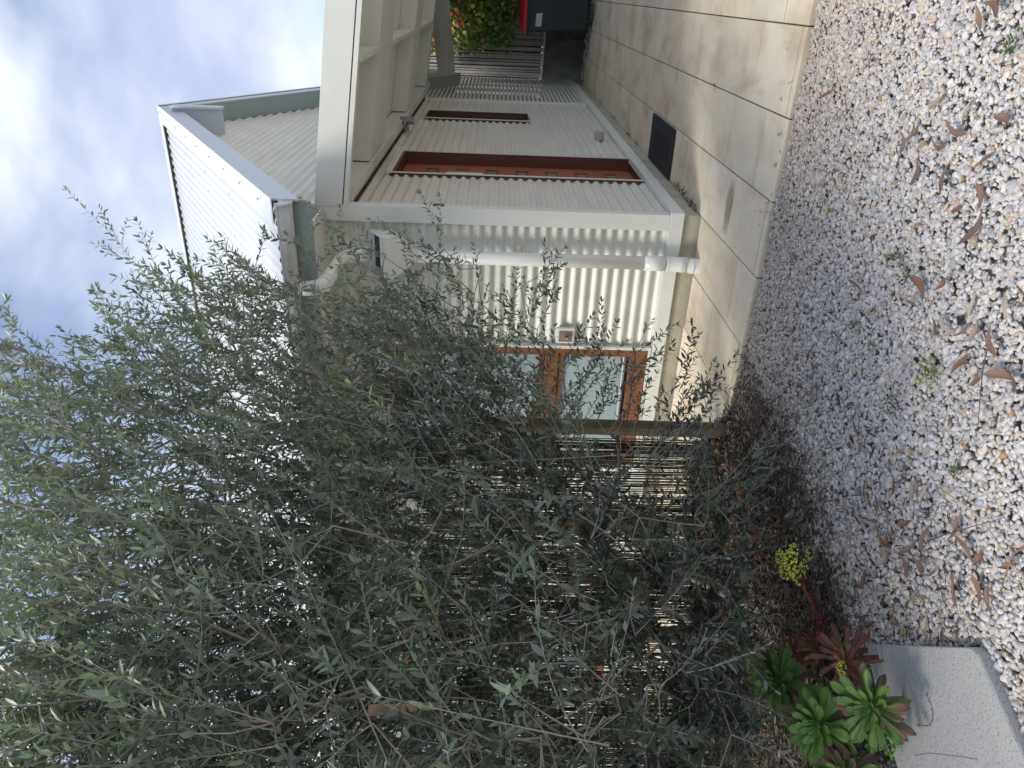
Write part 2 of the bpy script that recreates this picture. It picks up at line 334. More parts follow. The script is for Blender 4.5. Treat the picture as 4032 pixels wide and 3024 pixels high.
# soffit linings under the overhanging verge
for (y0, z0, y1, z1) in ((4.35, 2.70, AP_Y, AP_Z), (AP_Y, AP_Z, AP_Y+4.3, AP_Z-4.3*SL)):
    m = MB(); m.hexa([(CX-.03, y0, z0-.125), (XB-.013, y0, z0-.165), (XB-.013, y1, z1-.165), (CX-.03, y1, z1-.125), (CX-.03, y0, z0-.105), (XB-.013, y0, z0-.145), (XB-.013, y1, z1-.145), (CX-.03, y1, z1-.105)])
    hp(m.build('verge_soffit', M_['fascia'] if y0 > 7 else M_['soffit']))
m = MB(); m.box((CX-.04, 7.34, 3.96), (XB+.03, 7.37, 4.42)); m.box((XB+.0305, 7.30, 3.95), (XB+.052, 7.40, 4.42)); hp(m.build('ridge_bracket', M_['barge']))
# roof screws
m = MB()
def dome(mm, p, nrm, r, h=.5):
    nrm = Vector(nrm).normalized(); a = nrm.orthogonal().normalized(); c = nrm.cross(a); p = Vector(p); b = []
    V = [p+(a*math.cos(t)+c*math.sin(t))*r for t in [i*math.pi/3 for i in range(6)]]+[p+nrm*r*h+(a*math.cos(t)+c*math.sin(t))*r*.6 for t in [i*math.pi/3 for i in range(6)]]
    mm.add(V, [(i, (i+1) % 6, 6+(i+1) % 6, 6+i) for i in range(6)]+[tuple(range(6, 12))])
for t in np.linspace(.06, .97, 9): dome(m, on_roof(XB-.05, t, .036), nrm, .011)
for t in (.1, .3, .5, .7, .9):
    for kx in range(3, 90, 2): dome(m, on_roof(-1.1280-PIT*kx-.0, t, .010), nrm, .008)
merge(roof, m, M_['screw'])
# ---- eave: soffit, fascia and half round gutter
m = MB(); m.box((-9.2, 4.335, 2.47), (XB-.02, 4.355, 2.655)); hp(m.build('eave_fascia', M_['fascia']))
m = MB(); m.box((-9.2, 4.356, 2.52), (CX-.03, CY+.05, 2.535)); hp(m.build('eave_soffit', M_['soffit']))
def gutter():
    V, F = [], []; xs = [XB+.01]+[XB-.35*i for i in range(1, 24)]; c = Vector((0, 4.265, 2.625)); r = .062; n = 12
    xs = [XB-.01-.35*i for i in range(24)]
    for x in xs:
        for j in range(n+1):
            a = math.pi*(1.0+.12)*j/n-.12
            V.append((x, c.y-math.cos(a)*r*1.0, c.z-math.sin(a)*r*1.08+.008*math.sin(x*3)*.4))
        for j in range(n+1):
            a = math.pi*(1.12)*j/n-.12
            V.append((x, c.y-math.cos(a)*(r-.003), c.z-math.sin(a)*(r-.003)*1.08+.003+.008*math.sin(x*3)*.4))
    w = 2*(n+1)
    for i in range(len(xs)-1):
        for j in range(n):
            b = i*w+j; F += [(b, b+w, b+w+1, b+1)]
            b = i*w+n+1+j; F += [(b, b+1, b+w+1, b+w)]
    b = 0; F.append(tuple(range(0, n+1)))
    o = mk('gutter', V, F, M_['gutter'], smooth=True)
    m = MB(); m.tube([(XB-.01, 4.203, 2.634), (-9.2, 4.203, 2.634)], .006, 6); hp(m.build('gutter_bead', M_['gutter'], smooth=True))
    m = MB(); P = [(XB-.004, 4.265, 2.625+.0)]; 
    ring = [(XB-.008, 4.265-math.cos(a)*.066, 2.628-math.sin(a)*.072) for a in np.linspace(-.12, math.pi+.1, 14)]
    ring2 = [(XB-.022, y, z) for (_, y, z) in ring]
    k = len(ring); m.add(ring+ring2, [tuple(range(k)), tuple(range(2*k-1, k-1, -1))]+[(i, i+k, (i+1) % k+k, (i+1) % k) for i in range(k)])
    hp(m.build('gutter_end_cap', M_['gutter']))
    m = MB(); m.tube([(-1.60, 4.265-math.cos(a)*.064, 2.625-math.sin(a)*.07) for a in np.linspace(0, math.pi, 12)], .004, 5); hp(m.build('gutter_joint', M_['gutter'], smooth=True))
    return hp(o)
gutter()
# ---- gutter drop, leaf diverter, downpipe
def bend(P, n=6):
    "round the corners of a polyline"
    P = [Vector(p) for p in P]; out = [P[0]]
    for i in range(1, len(P)-1):
        a, b, c = P[i-1], P[i], P[i+1]; d = min((a-b).length, (c-b).length, .09)*.95
        s, e = b+(a-b).normalized()*d, b+(c-b).normalized()*d
        for k in range(n+1):
            t = k/n; out.append(s*(1-t)**2+b*2*t*(1-t)+e*t*t)
    return out+[P[-1]]
m = MB(); m.tube(bend([(-1.66, 4.27, 2.575), (-1.66, 4.29, 2.44), (-1.615, 4.78, 2.385), (-1.60, 4.79, 2.21)], 8), .046, 20)
for p, q in (((-1.655, 4.34, 2.433), (-1.650, 4.40, 2.428)), ((-1.602, 4.789, 2.30), (-1.602, 4.789, 2.33))): m.tube([p, q], .049, 20)
pp = hp(m.build('gutter_drop_pipe', M_['pvc'], smooth=False)); 
for p in pp.data.polygons: p.use_smooth = len(p.vertices) == 4
def diverter():
    m = MB(); x0, x1 = -1.745, -1.455
    yb, yf = CY-.006, CY-.19; zt, zl, zb = 2.235, 2.115, 2.06
    t = .006
    m.box((x0, yb-t, zb), (x1, yb, zt))                                   # back plate
    for x in (x0, x1-t): m.hexa([(x, yf, zb), (x+t, yf, zb), (x+t, yb-t, zb), (x, yb-t, zb), (x, yf, zl), (x+t, yf, zl), (x+t, yb-t, zt), (x, yb-t, zt)])
    m.box((x0+t, yf, zb), (x1-t, yf+t, zl)); m.box((x0-.006, yf-.010, zl), (x1+.006, yf+.012, zl+.014))  # front and lip
    # funnel below
    T = [(x0, yf, zb), (x1, yf, zb), (x1, yb, zb), (x0, yb, zb)]; cxp = -1.60
    Bt = [(cxp-.05, CY-.135, zb-.13), (cxp+.05, CY-.135, zb-.13), (cxp+.05, CY-.03, zb-.13), (cxp-.05, CY-.03, zb-.13)]
    m.add(Bt+T, [(0, 1, 5, 4), (1, 2, 6, 5), (2, 3, 7, 6), (3, 0, 4, 7)])
    o = hp(m.build('leaf_diverter', M_['trim']))
    m = MB(); m.add([(x0+t, yf+.012, zl-.01), (x1-t, yf+.012, zl-.01), (x1-t, yb-.012, zt-.045), (x0+t, yb-.012, zt-.045)], [(0, 1, 2, 3)])
    hp(m.build('diverter_mesh', M_['mesh_blue']))
diverter()
m = MB(); m.tube([(-1.605, CY-.085, 1.96), (-1.605, CY-.085, .30)], .046, 24)
m.tube([(-1.605, CY-.085, 2.0), (-1.605, CY-.085, 1.90)], .050, 24)
dp = hp(m.build('downpipe', M_['pvc']))
m = MB(); m.tube([(-1.605, CY-.085, .36), (-1.605, CY-.085, .22)], .0515, 24); m.tube(bend([(-1.605, CY-.085, .23), (-1.605, CY-.085, .135), (-1.605, CY-.12, .06), (-1.605, CY-.12, -.03)], 6), .052, 24)
m.tube([(-1.605, CY-.085, .205), (-1.605, CY-.085, .196)], .0535, 24); m.tube([(-1.605, CY-.12, .045), (-1.605, CY-.12, .036)], .0535, 24)
de = hp(m.build('downpipe_elbow', M_['pvc']))
for o in (dp, de):
    for p in o.data.polygons: p.use_smooth = len(p.vertices) == 4
m = MB()
for z in (1.2,): m.box((-1.67, CY-.035, z), (-1.54, CY+.01, z+.03))
hp(m.build('pipe_bracket', M_['trim']))
# wall screws
m = MB(); m2 = MB(); m3 = MB()
for z in np.arange(.26, 2.3, PIT*4):
    for x in (-1.50, -2.12, -3.6, -4.4, -5.0): dome(m, (x, CY+.019, round(z/PIT)*PIT-.25*PIT), (0, -1, 0), .006)
    for y in (5.0, 5.45, 5.85, 7.1, 7.7, 8.3, 9.6, 10.1): dome(m2, (CX-.019, y, round(z/PIT)*PIT-.25*PIT), (1, 0, 0), .006)
for z in np.arange(2.7, 4.4, PIT*3):
    for y in np.arange(5.2, 10, .6):
        if rf(z)+.1 < y < rb(z)-.1: dome(m3, (CX-.021, y, round(z/PIT)*PIT-.25*PIT), (1, 0, 0), .006)
merge(fs, m, M_['screw']); merge(sw, m2, M_['screw']); merge(gw, m3, M_['screw'])

# ---- tall front windows: flashing, timber frame, sashes, blind glass
def tall_window(x0, x1):
    fr = MB(); y = CY
    w = .038
    fr.box((x0, y-.008, WZ0+.03), (x0+w, y+.06, WZ1-.035)); fr.box((x1-w, y-.008, WZ0+.03), (x1, y+.06, WZ1-.035))
    fr.box((x0+w, y-.006, WZ1-.10), (x1-w, y+.058, WZ1-.036)); fr.box((x0+w, y-.006, WZ0+.031), (x1-w, y+.058, WZ0+.11))
    win = hp(fr.build('window', M_['wood'], bevel=.004))
    def sub(mm, nm, mt, bev=0):
        o = mm.build(nm, mt, bevel=bev); o.parent = win; return o
    t = MB(); t.box((x0+w, y-.003, .885), (x1-w, y+.05, .985)); sub(t, 'transom', M_['wood'], .004)
    for (a, b) in ((WZ0+.111, .884), (.986, WZ1-.101)):
        s = MB(); u = .026
        s.box((x0+w+.003, y+.008, a+.003), (x0+w+u, y+.045, b-.003)); s.box((x1-w-u, y+.008, a+.003), (x1-w-.003, y+.045, b-.003))
        s.box((x0+w+u, y+.01, b-u-.01), (x1-w-u, y+.044, b-.004)); s.box((x0+w+u, y+.01, a+.004), (x1-w-u, y+.044, a+u+.02))
        sub(s, 'sash', M_['wood'], .003)
        g = MB(); g.box((x0+w+u, y+.03, a+u+.02), (x1-w-u, y+.036, b-u-.01)); sub(g, 'window_pane', M_['blind'])
        if a < .5:
            r = MB(); r.tube([(x0+w+u, y+.018, a+u+.055), (x1-w-u, y+.018, a+u+.055)], .012, 12); sub(r, 'blind_rail', M_['metal'])
            k = MB(); k.box((x0+w+u, y+.026, a+u+.0205), (x1-w-u, y+.0295, a+u+.05)); sub(k, 'blind_gap', M_['glass'])
    f = MB(); f.box((x1+.001, y-.014, .2095), (x1+.024, y+.03, WZ1+.02)); f.box((x0-.024, y-.014, .2095), (x0-.001, y+.03, WZ1+.02)); f.box((x0-.03, y-.018, WZ1+.0205), (x1+.03, y+.03, WZ1+.045))
    f.box((x0, y-.012, .2095), (x1, y+.03, WZ0+.029)); f.box((x0, y-.009, WZ1-.034), (x1, y+.03, WZ1+.02))
    sub(f, 'window_flashing', M_['trim'], .002)
tall_window(WX0, WX1); tall_window(*W2)
# wall tap box beside the window
m = MB(); m.box((-2.255, CY-.017, .785), (-2.135, CY+.012, .915)); tb = hp(m.build('tap_recess_box', M_['trim'], bevel=.004))
m = MB(); m.box((-2.240, CY-.0195, .80), (-2.155, CY-.0173, .895)); o = m.build('recess_plate', noisy('brown_recess', (.16, .12, .10), (.26, .20, .17), 40, .7)); o.parent = tb
m = MB(); m.tube([(-2.20, CY-.019, .845), (-2.20, CY-.045, .845), (-2.20, CY-.055, .83)], .008, 10); m.tube([(-2.22, CY-.04, .862), (-2.18, CY-.04, .862)], .005, 8)
o = m.build('tap', mat('brass_tap', (.22, .15, .10), .5, .5)); o.parent = tb

# ---- side door in its recess
def sub_of(par, mm, nm, mt, bev=0):
    o = mm.build(nm, mt, bevel=bev); o.parent = par; return o
fr = MB(); D = .115
fr.box((CX-D, DY1-.016, DZ0+.03), (CX+.000, DY1, DZ1-.0)); fr.box((CX-D, DY0+.0, DZ0+.03), (CX+.000, DY0+.016, DZ1))
fr.box((CX-D, DY0+.0162, DZ1-.02), (CX+.001, DY1-.0162, DZ1)); fr.box((CX-D-.05, DY0, DZ0), (CX+.012, DY1, DZ0+.029))
fr.box((CX-D-.06, DY0+.0165, DZ0+.03), (CX-D-.0505, DY1-.0165, DZ1-.021))
dfr = hp(fr.build('door_frame', M_['wood_dark']))
m = MB(); dx = CX-D+.012
m.box((dx-.045, DY0+.02, DZ0+.034), (dx, DY1-.020, DZ1-.024)); door = hp(m.build('door', M_['door']))
for i in range(7):
    z = 1.925-i*.2575
    m = MB(); m.box((dx+.001, 6.33, z-.05), (dx+.004, 6.50, z+.05)); m.box((dx+.0005, 6.515, z-.056), (dx+.006, 6.545, z+.056)); sub_of(door, m, 'lite_bead', M_['wood_dark'])
    m = MB(); m.box((dx+.0045, 6.342, z-.04), (dx+.0055, 6.488, z+.04)); sub_of(door, m, 'door_pane', M_['lite'])
m = MB(); m.box((dx+.006, 6.19, 1.49), (dx+.009, 6.40, 1.80)); sub_of(door, m, 'paper_notice', noisy('notice_paper', (.62, .56, .53), (.80, .76, .73), 14, .5))
m = MB(); m.tube([(dx, 6.05, 1.15), (dx+.05, 6.05, 1.15), (dx+.05, 6.15, 1.15)], .009, 8); sub_of(door, m, 'door_handle', M_['metal'])
m = MB(); m.box((CX-.006, DY0-.007, DZ0+.03), (CX+.004, DY0-.001, DZ1+.03)); m.box((CX-.006, DY1+.001, DZ0+.03), (CX+.004, DY1+.012, DZ1+.02)); m.box((CX-.01, DY0-.06, DZ1+.0205), (CX+.03, DY1+.04, DZ1+.034)); m.box((CX-.01, DY0-.0, DZ1+.0), (CX+.010, DY1+.0, DZ1+.02))
hp(m.build('door_flashing', M_['trim']))
# ---- narrow window
M_['wd2'] = mat('deep_brown_timber', (.075, .036, .030), .5); m = MB(); m.box((CX-.07, NY0, NZ0), (CX-.0, NY0+.014, NZ1)); m.box((CX-.07, NY1-.014, NZ0), (CX+.0, NY1, NZ1)); m.box((CX-.07, NY0+.0141, NZ0), (CX+.004, NY1-.0141, NZ0+.02)); m.box((CX-.07, NY0+.0141, NZ1-.02), (CX+.0, NY1-.0141, NZ1))
m.box((CX-.069, NY0+.0145, NZ0+.021), (CX-.050, NY0+.06, NZ1-.021)); m.box((CX-.069, NY1-.06, NZ0+.021), (CX-.050, NY1-.0145, NZ1-.021)); nw = hp(m.build('narrow_window', M_['wd2']))
m = MB(); m.box((CX-.075, NY0+.015, NZ0+.021), (CX-.071, NY1-.015, NZ1-.021)); sub_of(nw, m, 'window_pane', M_['glass'])
m = MB(); m.box((CX-.006, NY0-.008, NZ0-.01), (CX+.004, NY0-.001, NZ1+.02)); m.box((CX-.006, NY1+.001, NZ0), (CX+.004, NY1+.01, NZ1+.02)); sub_of(nw, m, 'window_flashing', M_['trim'])
# ---- vent dome, sensor light, house number
m = MB(); m.tube([(CX-.02, 7.78, .335), (CX+.06, 7.78, .335)], .05, 8); hp(m.build('wall_vent', mat('beige_vent', (.42, .38, .29), .6)))
m = MB(); m.tube([(CX-.0, 7.72, 2.28), (CX+.05, 7.72, 2.28)], .028, 12); m.tube([(CX+.05, 7.72, 2.30), (CX+.10, 7.76, 2.30)], .010, 8); li = hp(m.build('spotlight', M_['metal']))
m = MB(); m.tube([(CX+.095, 7.80, 2.35), (CX+.095, 7.80, 2.21)], .038, 16); sub_of(li, m, 'spotlight_shade', M_['metal'])
cu = bpy.data.curves.new('house_number', 'FONT'); cu.body = '2'; cu.size = .105; cu.extrude = .004; cu.align_x = 'CENTER'
t = bpy.data.objects.new('house_number', cu); scene.collection.objects.link(t)
dg = bpy.context.evaluated_depsgraph_get(); me = bpy.data.meshes.new_from_object(t.evaluated_get(dg)); bpy.data.objects.remove(t)
me.materials.append(mat('charcoal_number', (.07, .07, .075), .5)); t = bpy.data.objects.new('house_number', me); scene.collection.objects.link(t)
t.matrix_world = Matrix(((0, 0, 1, CX+.010), (1, 0, 0, CY+.035), (0, 1, 0, 1.725), (0, 0, 0, 1))); mw = t.matrix_world.copy(); t.parent = house; t.matrix_parent_inverse = Matrix.Translation(-H); t.matrix_basis = mw
# ---- slatted screen at the far end of the side wall
m = MB()
for i in range(50):
    z = .240+i*.057
    if z < 2.33: m.box((CX-.022, SY+.02, z), (CX-.004, 13.15, z+.038))
ss = hp(m.build('slatted_screen', M_['slat']))
for y in (SY+.005, 11.8, 13.05):
    m = MB(); m.box((CX-.06, y, .2), (CX-.024, y+.04, 2.34)); sub_of(ss, m, 'screen_batten', M_['slat'])
m = MB(); m.box((CX-.30, SY+.02, .1), (CX-.29, 13.2, 2.34)); sub_of(ss, m, 'backing', noisy('shadowed_cladding', (.16, .14, .12), (.24, .21, .17), 3, .8))  # sheet coloured dark to stand for the shade behind the slats
m = MB(); m.box((CX-.034, SY-.012, .2), (CX+.006, SY+.004, 2.345)); m.box((CX-.05, SY+.018, .198), (CX+.004, 13.2, .232)); hp(m.build('screen_flashing', M_['trim']))

# ------------------------------------------------------------------ awning over the side path
K = math.tan(R_(7.8)); ZW = 2.348
def aw(x, y, dz=0): return (x, y, ZW-K*(x-CX)+dz)
XO = .55
awn = hp(empty('awning', (0, 0, 0)))
awn.parent = house; awn.matrix_parent_inverse = Matrix.Translation(-H)
def asub(mm, nm, mt, bev=0): o = mm.build(nm, mt, bevel=bev); o.parent = awn; return o
def abeam(mm, x0, x1, y0, y1, d0, d1):
    mm.hexa([aw(x0, y0, d0), aw(x1, y0, d0), aw(x1, y1, d0), aw(x0, y1, d0), aw(x0, y0, d1), aw(x1, y0, d1), aw(x1, y1, d1), aw(x0, y1, d1)])
m = MB(); abeam(m, CX-.012, XO, CY-.012, CY+.030, .046, .226); asub(m, 'awning_fascia', M_['trim'], .002)
m = MB(); abeam(m, CX-.004, XO, CY-.010, CY+.055, .008, .038); asub(m, 'fascia_lip', M_['trim'], .002)
m = MB(); abeam(m, CX-.0, XO, CY+.03, CY+.04, .039, .045); asub(m, 'fascia_gap', M_['dark'])
m = MB(); abeam(m, CX-.03, XO+.0, CY+.0301, 12.4, .16, .175); asub(m, 'awning_sheet', M_['soffit'])
for (a, b) in ((5.69, 6.44), (8.22, 8.88), (10.54, 10.80)):
    m = MB(); abeam(m, CX+.12, XO, a, b, .0, .158); asub(m, 'cross_beam', M_['trim'])
for y in (7.30, 9.6):
    m = MB(); abeam(m, CX+.10, XO, y, y+.04, .10, .158); asub(m, 'purlin', M_['soffit'])
m = MB(); abeam(m, -.425, -.385, CY+.06, 10.58, -.004, .150); asub(m, 'long_rib', M_['trim'])
m = MB(); abeam(m, CX+.002, CX+.11, CY+.04, 13.1, .002, .15); asub(m, 'wall_plate', M_['trim'])
m = MB(); abeam(m, CX-.02, CX+.10, CY+.08, 13.1, -.012, .001); asub(m, 'wall_soffit_strip', M_['soffit'])  # solid strip along the wall, in the soffit colour
m = MB(); m.box((CX-.012, CY+.08, 2.322), (CX+.004, SY, 2.336)); asub(m, 'shadow_line', M_['dark'])  # near-black strip painted in for the shade under the soffit
# diagonal end of the awning
Aa = Vector((CX-.02, 13.19, 0)); dd_ = Vector((.56, -.83, 0)); Bb = Aa+dd_*3.3; nn = Vector((.83, .56, 0))
m = MB(); m.beam(Aa+Vector((0, 0, 2.07)), Bb+Vector((0, 0, 2.07)), nn*.03, (0, 0, .19)); asub(m, 'end_fascia', M_['soffit'])
m = MB(); m.beam(Aa+Vector((0, 0, 2.262)), Bb+Vector((0, 0, 2.262)), nn*.022, (0, 0, .085)); asub(m, 'end_fascia', M_['soffit'])
V = [aw(CX-.03, 12.4, .16), aw(-.3, 11.7, .16), aw(CX-.03, 13.2, .16)]; mk('end_panel', V, [(0, 1, 2)], M_['soffit']).parent = awn
m = MB(); m.tube([(XO-.02, CY+.02, -.04), (XO-.02, CY+.02, 2.15)], .035, 12); asub(m, 'awning_post', M_['trim'])

# ------------------------------------------------------------------ far end: retaining wall, timber fence, vine, bin
def wy(x): return 13.42-(x+1.30)*.62
def wp(x, z, o=0): return (x+.53*o, wy(x)+.85*o, z)
m = MB()
for (a, b) in ((-1.75, 2.6),):
    m.hexa([wp(a, -.05), wp(b, -.05), wp(b, -.05, .2), wp(a, -.05, .2), wp(a, .62), wp(b, .62), wp(b, .62, .2), wp(a, .62, .2)])
cw = m.build('retaining_wall', noisy('mossy_concrete', (.05, .055, .05), (.13, .13, .10), 3.5, .95, c3=(.085, .09, .075), bump=.5, bscale=25))
tag(cw, 'low dark mossy concrete retaining wall at the far end of the side path', 'wall')
fence = empty('timber_fence', (-.5, 13.1, .62)); tag(fence, 'weathered grey fence of thin upright battens standing above the mossy concrete wall', 'fence')
m = MB(); x = -1.8
while x < 2.6:
    w = rng.uniform(.016, .03); o = rng.uniform(.06, .095); top = 3.0+rng.uniform(-.06, .06) if x < -.75 else 3.1; ln = rng.uniform(-.012, .012)
    m.hexa([wp(x, .64, o), wp(x+w, .64, o), wp(x+w, .64, o+.02), wp(x, .64, o+.02), wp(x+ln, top, o), wp(x+w+ln, top, o), wp(x+w+ln, top, o+.02), wp(x+ln, top, o+.02)])
    x += w+rng.uniform(.003, .012)
o = m.build('batten', noisy('weathered_timber', (.17, .16, .145), (.42, .40, .36), 14, .9, stretch=(9, 9, .7), p0=.3, p1=.72)); o['kind'] = 'stuff'; o.parent = fence; o.matrix_parent_inverse = Matrix.Translation((.5, -13.1, -.62))
m = MB(); m.hexa([wp(-1.8, .66, .12), wp(2.6, .66, .12), wp(2.6, .66, .14), wp(-1.8, .66, .14), wp(-1.8, 3.0, .12), wp(2.6, 3.0, .12), wp(2.6, 3.0, .14), wp(-1.8, 3.0, .14)])
o = m.build('fence_backing', M_['dark']); o.parent = fence; o.matrix_parent_inverse = Matrix.Translation((.5, -13.1, -.62))
m = MB(); m.hexa([wp(-1.8, .622, .0), wp(2.6, .622, .0), wp(2.6, .622, .11), wp(-1.8, .622, .11), wp(-1.8, .645, .0), wp(2.6, .645, .0), wp(2.6, .645, .11), wp(-1.8, .645, .11)])
o = m.build('bottom_rail', M_['slat']); o.parent = fence; o.matrix_parent_inverse = Matrix.Translation((.5, -13.1, -.62))

# ---- generic leaves: every leaf is a folded blade of 6 triangles
def blades(P, T, Nn, Lh, W, fold=.25, curl=.12):
    "P base, T direction, Nn normal (n,3), Lh length, W width (n,) -> V, F for n leaves"
    n = len(P); T = T/np.linalg.norm(T, axis=1, keepdims=True); S = np.cross(T, Nn); S /= np.linalg.norm(S, axis=1, keepdims=True)+1e-9; Nn = np.cross(S, T)
    L1, W1 = Lh[:, None], W[:, None]
    rows = []
    for (t, w) in ((0, 0), (.35, 0), (.72, 0), (1, 0), (.30, 1), (.30, -1), (.68, .86), (.68, -.86)):
        c = -curl*(t*t)
        rows.append(P+T*L1*t+S*W1*.5*w+Nn*(L1*c+W1*fold*abs(w)*.5))
    V = np.stack(rows, 1).reshape(-1, 3)
    f = np.array([(0, 4, 1), (0, 1, 5), (4, 6, 2), (4, 2, 1), (1, 2, 7), (1, 7, 5), (6, 3, 2), (2, 3, 7)])
    F = (np.arange(n)[:, None, None]*8+f[None]).reshape(-1, 3)
    return V, F
def rand_unit(n):
    v = rng.normal(size=(n, 3)); return v/np.linalg.norm(v, axis=1, keepdims=True)
# vine over the far fence
vine = empty('creeper', (-.2, 12.8, .7)); tag(vine, 'green creeper with red and yellow leaves spilling over the far timber fence', 'vine')
n = 9000; xs = rng.uniform(-1.0, 1.6, n); zs = rng.uniform(.75, 3.1, n)
edge = -.86+.30*np.clip((1.9-zs)/1.1, 0, 1)**1.5+rng.normal(0, .06, n)+.05*np.sin(zs*9)
keep = (xs > edge) & ~((zs < 1.15) & (xs < -.35)); xs, zs = xs[keep], zs[keep]; n = len(xs)
o_ = -rng.uniform(-.04, .20, n)*np.clip((xs-edge[keep])*3+.35, .3, 1)
P = np.stack([xs+.53*o_, 13.42-(xs+1.3)*.62+.85*o_, zs], 1)
T = rand_unit(n)*.7+np.array([-.25, -.45, -.5]); Nn = rand_unit(n)+np.array([-.3, -.9, .6])
Lh = rng.uniform(.045, .085, n); Vv, Ff = blades(P, T, Nn, Lh, Lh*.8, .2, .15)
c0 = np.array([.13, .21, .06])*rng.uniform(.6, 1.35, (n, 1)); hi = (zs > 1.55)
y_ = hi & (rng.random(n) < .35); c0[y_] = np.array([.52, .48, .14])*rng.uniform(.7, 1.2, (y_.sum(), 1))
r_ = hi & (rng.random(n) < .30*np.clip((zs-1.7)*2.5, 0, 1)*(np.sin(xs*7+zs*5) > .0)); c0[r_] = np.array([.55, .08, .07])*rng.uniform(.6, 1.3, (r_.sum(), 1))
col = np.repeat(np.concatenate([np.clip(c0, .01, 1), np.ones((n, 1))], 1), 8, 0)
o = mk('foliage', Vv, Ff, tint_mat('creeper_leaf', .5, .25), col=col); o.parent = vine; o.matrix_parent_inverse = Matrix.Translation((.2, -12.8, -.7))
m = MB()
for i in range(14):
    x = rng.uniform(-.6, 1.4); pts = []
    for k in range(9): pts.append(wp(x+.09*math.sin(k*.8+i), .7+k*.28, -.02)); x += rng.uniform(-.08, .08)
    m.tube(pts, .008, 5)
o = m.build('stem', mat('creeper_stem', (.10, .07, .05), .8)); o.parent = vine; o.matrix_parent_inverse = Matrix.Translation((.2, -12.8, -.7))

# ---- bin
bx, by = -.22, 12.26
wb = empty('wheelie_bin', (bx, by, 0), R_(-8)); tag(wb, 'dark green wheelie bin with a bright red lid by the far retaining wall', 'bin')
M_['bin'] = noisy('dark_green_plastic', (.022, .032, .034), (.030, .042, .044), 3, .45); M_['lid'] = mat('red_plastic', (.55, .02, .035), .35)
m = MB(); m.hexa([(-.24, -.26, .07), (.24, -.26, .07), (.24, .26, .07), (-.24, .26, .07), (-.29, -.32, .97), (.29, -.32, .97), (.29, .34, .97), (-.29, .34, .97)])
m.build('body', M_['bin'], wb, bevel=.025)
m = MB(); m.box((-.315, -.345, .94), (.315, .36, .985)); m.box((-.34, -.10, .945), (-.3155, .34, .97)); m.build('rim', M_['bin'], wb, bevel=.008)
m = MB(); m.hexa([(-.30, -.36, .988), (.30, -.36, .988), (.30, .36, .988), (-.30, .36, .988), (-.28, -.33, 1.02), (.28, -.33, 1.02), (.27, .34, 1.07), (-.27, .34, 1.07)]); m.box((-.31, -.37, .975), (.31, -.3605, 1.0)); m.build('lid', M_['lid'], wb, bevel=.008)
m = MB(); m.hexa([(-.20, -.3005, .755), (-.02, -.2995, .745), (-.02, -.3065, .745), (-.20, -.3075, .755), (-.20, -.3045, .84), (-.03, -.3045, .835), (-.03, -.314, .835), (-.20, -.3135, .84)])
m.build('sticker', mat('pale_sticker', (.42, .46, .50), .5), wb)
m = MB(); m.tube([(-.3, .30, .11), (-.245, .30, .11)], .11, 16); m.build('wheel', M_['dark'], wb)
m = MB(); m.tube([(.245, .30, .11), (.3, .30, .11)], .11, 16); m.build('wheel', M_['dark'], wb)
m = MB(); m.tube([(-.25, .37, .96), (-.25, .43, .98), (.25, .43, .98), (.25, .37, .96)], .015, 8); m.build('handle', M_['bin'], wb)

# ---- doormat
mt = empty('doormat', (-1.08, 6.34, 0)); tag(mt, 'black rubber doormat on the stone paving in front of the orange door', 'doormat')
def mm_(z0, z1, s):
    m = MB(); x0, x1 = .185*s, .17*s; m.hexa([(-.20*s, -.56*s+.02, z0), (x0-.06, -.43*s, z0), (.18*s, .385*s, z0), (-.205*s, .62*s, z0), (-.20*s, -.56*s+.02, z1), (x0-.06, -.43*s, z1), (.18*s, .385*s, z1), (-.205*s, .62*s, z1)]); return m
M_['rubber'] = noisy('black_rubber', (.020, .021, .023), (.034, .036, .038), 120, .8, bump=.8, bscale=300)
m = MB(); m.box((-.205, -.45, .003), (.18, .45, .016)); m.build('mat_base', M_['rubber'], mt, bevel=.006)
m = MB()
for y in (-.20, .20): m.box((-.17, y-.20, .0165), (-.16, y+.20, .0185)); m.box((.13, y-.20, .0165), (.14, y+.20, .0185))
for y in (-.28, -.14, 0, .14, .28): m.box((-.10, y-.03, .0165), (.07, y-.02, .019)); m.box((-.10, y+.02, .0165), (.07, y+.03, .019)); m.box((-.02, y-.0195, .0165), (-.01, y+.0195, .019))
m.build('raised_pattern', M_['rubber'], mt)

# ------------------------------------------------------------------ gravel
def ico():
    t = (1+5**.5)/2
    v = np.array([(-1, t, 0), (1, t, 0), (-1, -t, 0), (1, -t, 0), (0, -1, t), (0, 1, t), (0, -1, -t), (0, 1, -t), (t, 0, -1), (t, 0, 1), (-t, 0, -1), (-t, 0, 1)], float); v /= np.linalg.norm(v[0])
    f = [(0, 11, 5), (0, 5, 1), (0, 1, 7), (0, 7, 10), (0, 10, 11), (1, 5, 9), (5, 11, 4), (11, 10, 2), (10, 7, 6), (7, 1, 8), (3, 9, 4), (3, 4, 2), (3, 2, 6), (3, 6, 8), (3, 8, 9), (4, 9, 5), (2, 4, 11), (6, 2, 10), (8, 6, 7), (9, 8, 1)]
    v = list(map(tuple, v)); c = {}; nf = []
    def mid(a, b):
        k = (min(a, b), max(a, b))
        if k not in c:
            p = (np.array(v[a])+np.array(v[b])); p /= np.linalg.norm(p); v.append(tuple(p)); c[k] = len(v)-1
        return c[k]
    for a, b, d in f:
        x, y, z = mid(a, b), mid(b, d), mid(d, a); nf += [(a, x, z), (b, y, x), (d, z, y), (x, y, z)]
    return np.array(v), np.array(nf)
IV, IF = ico()
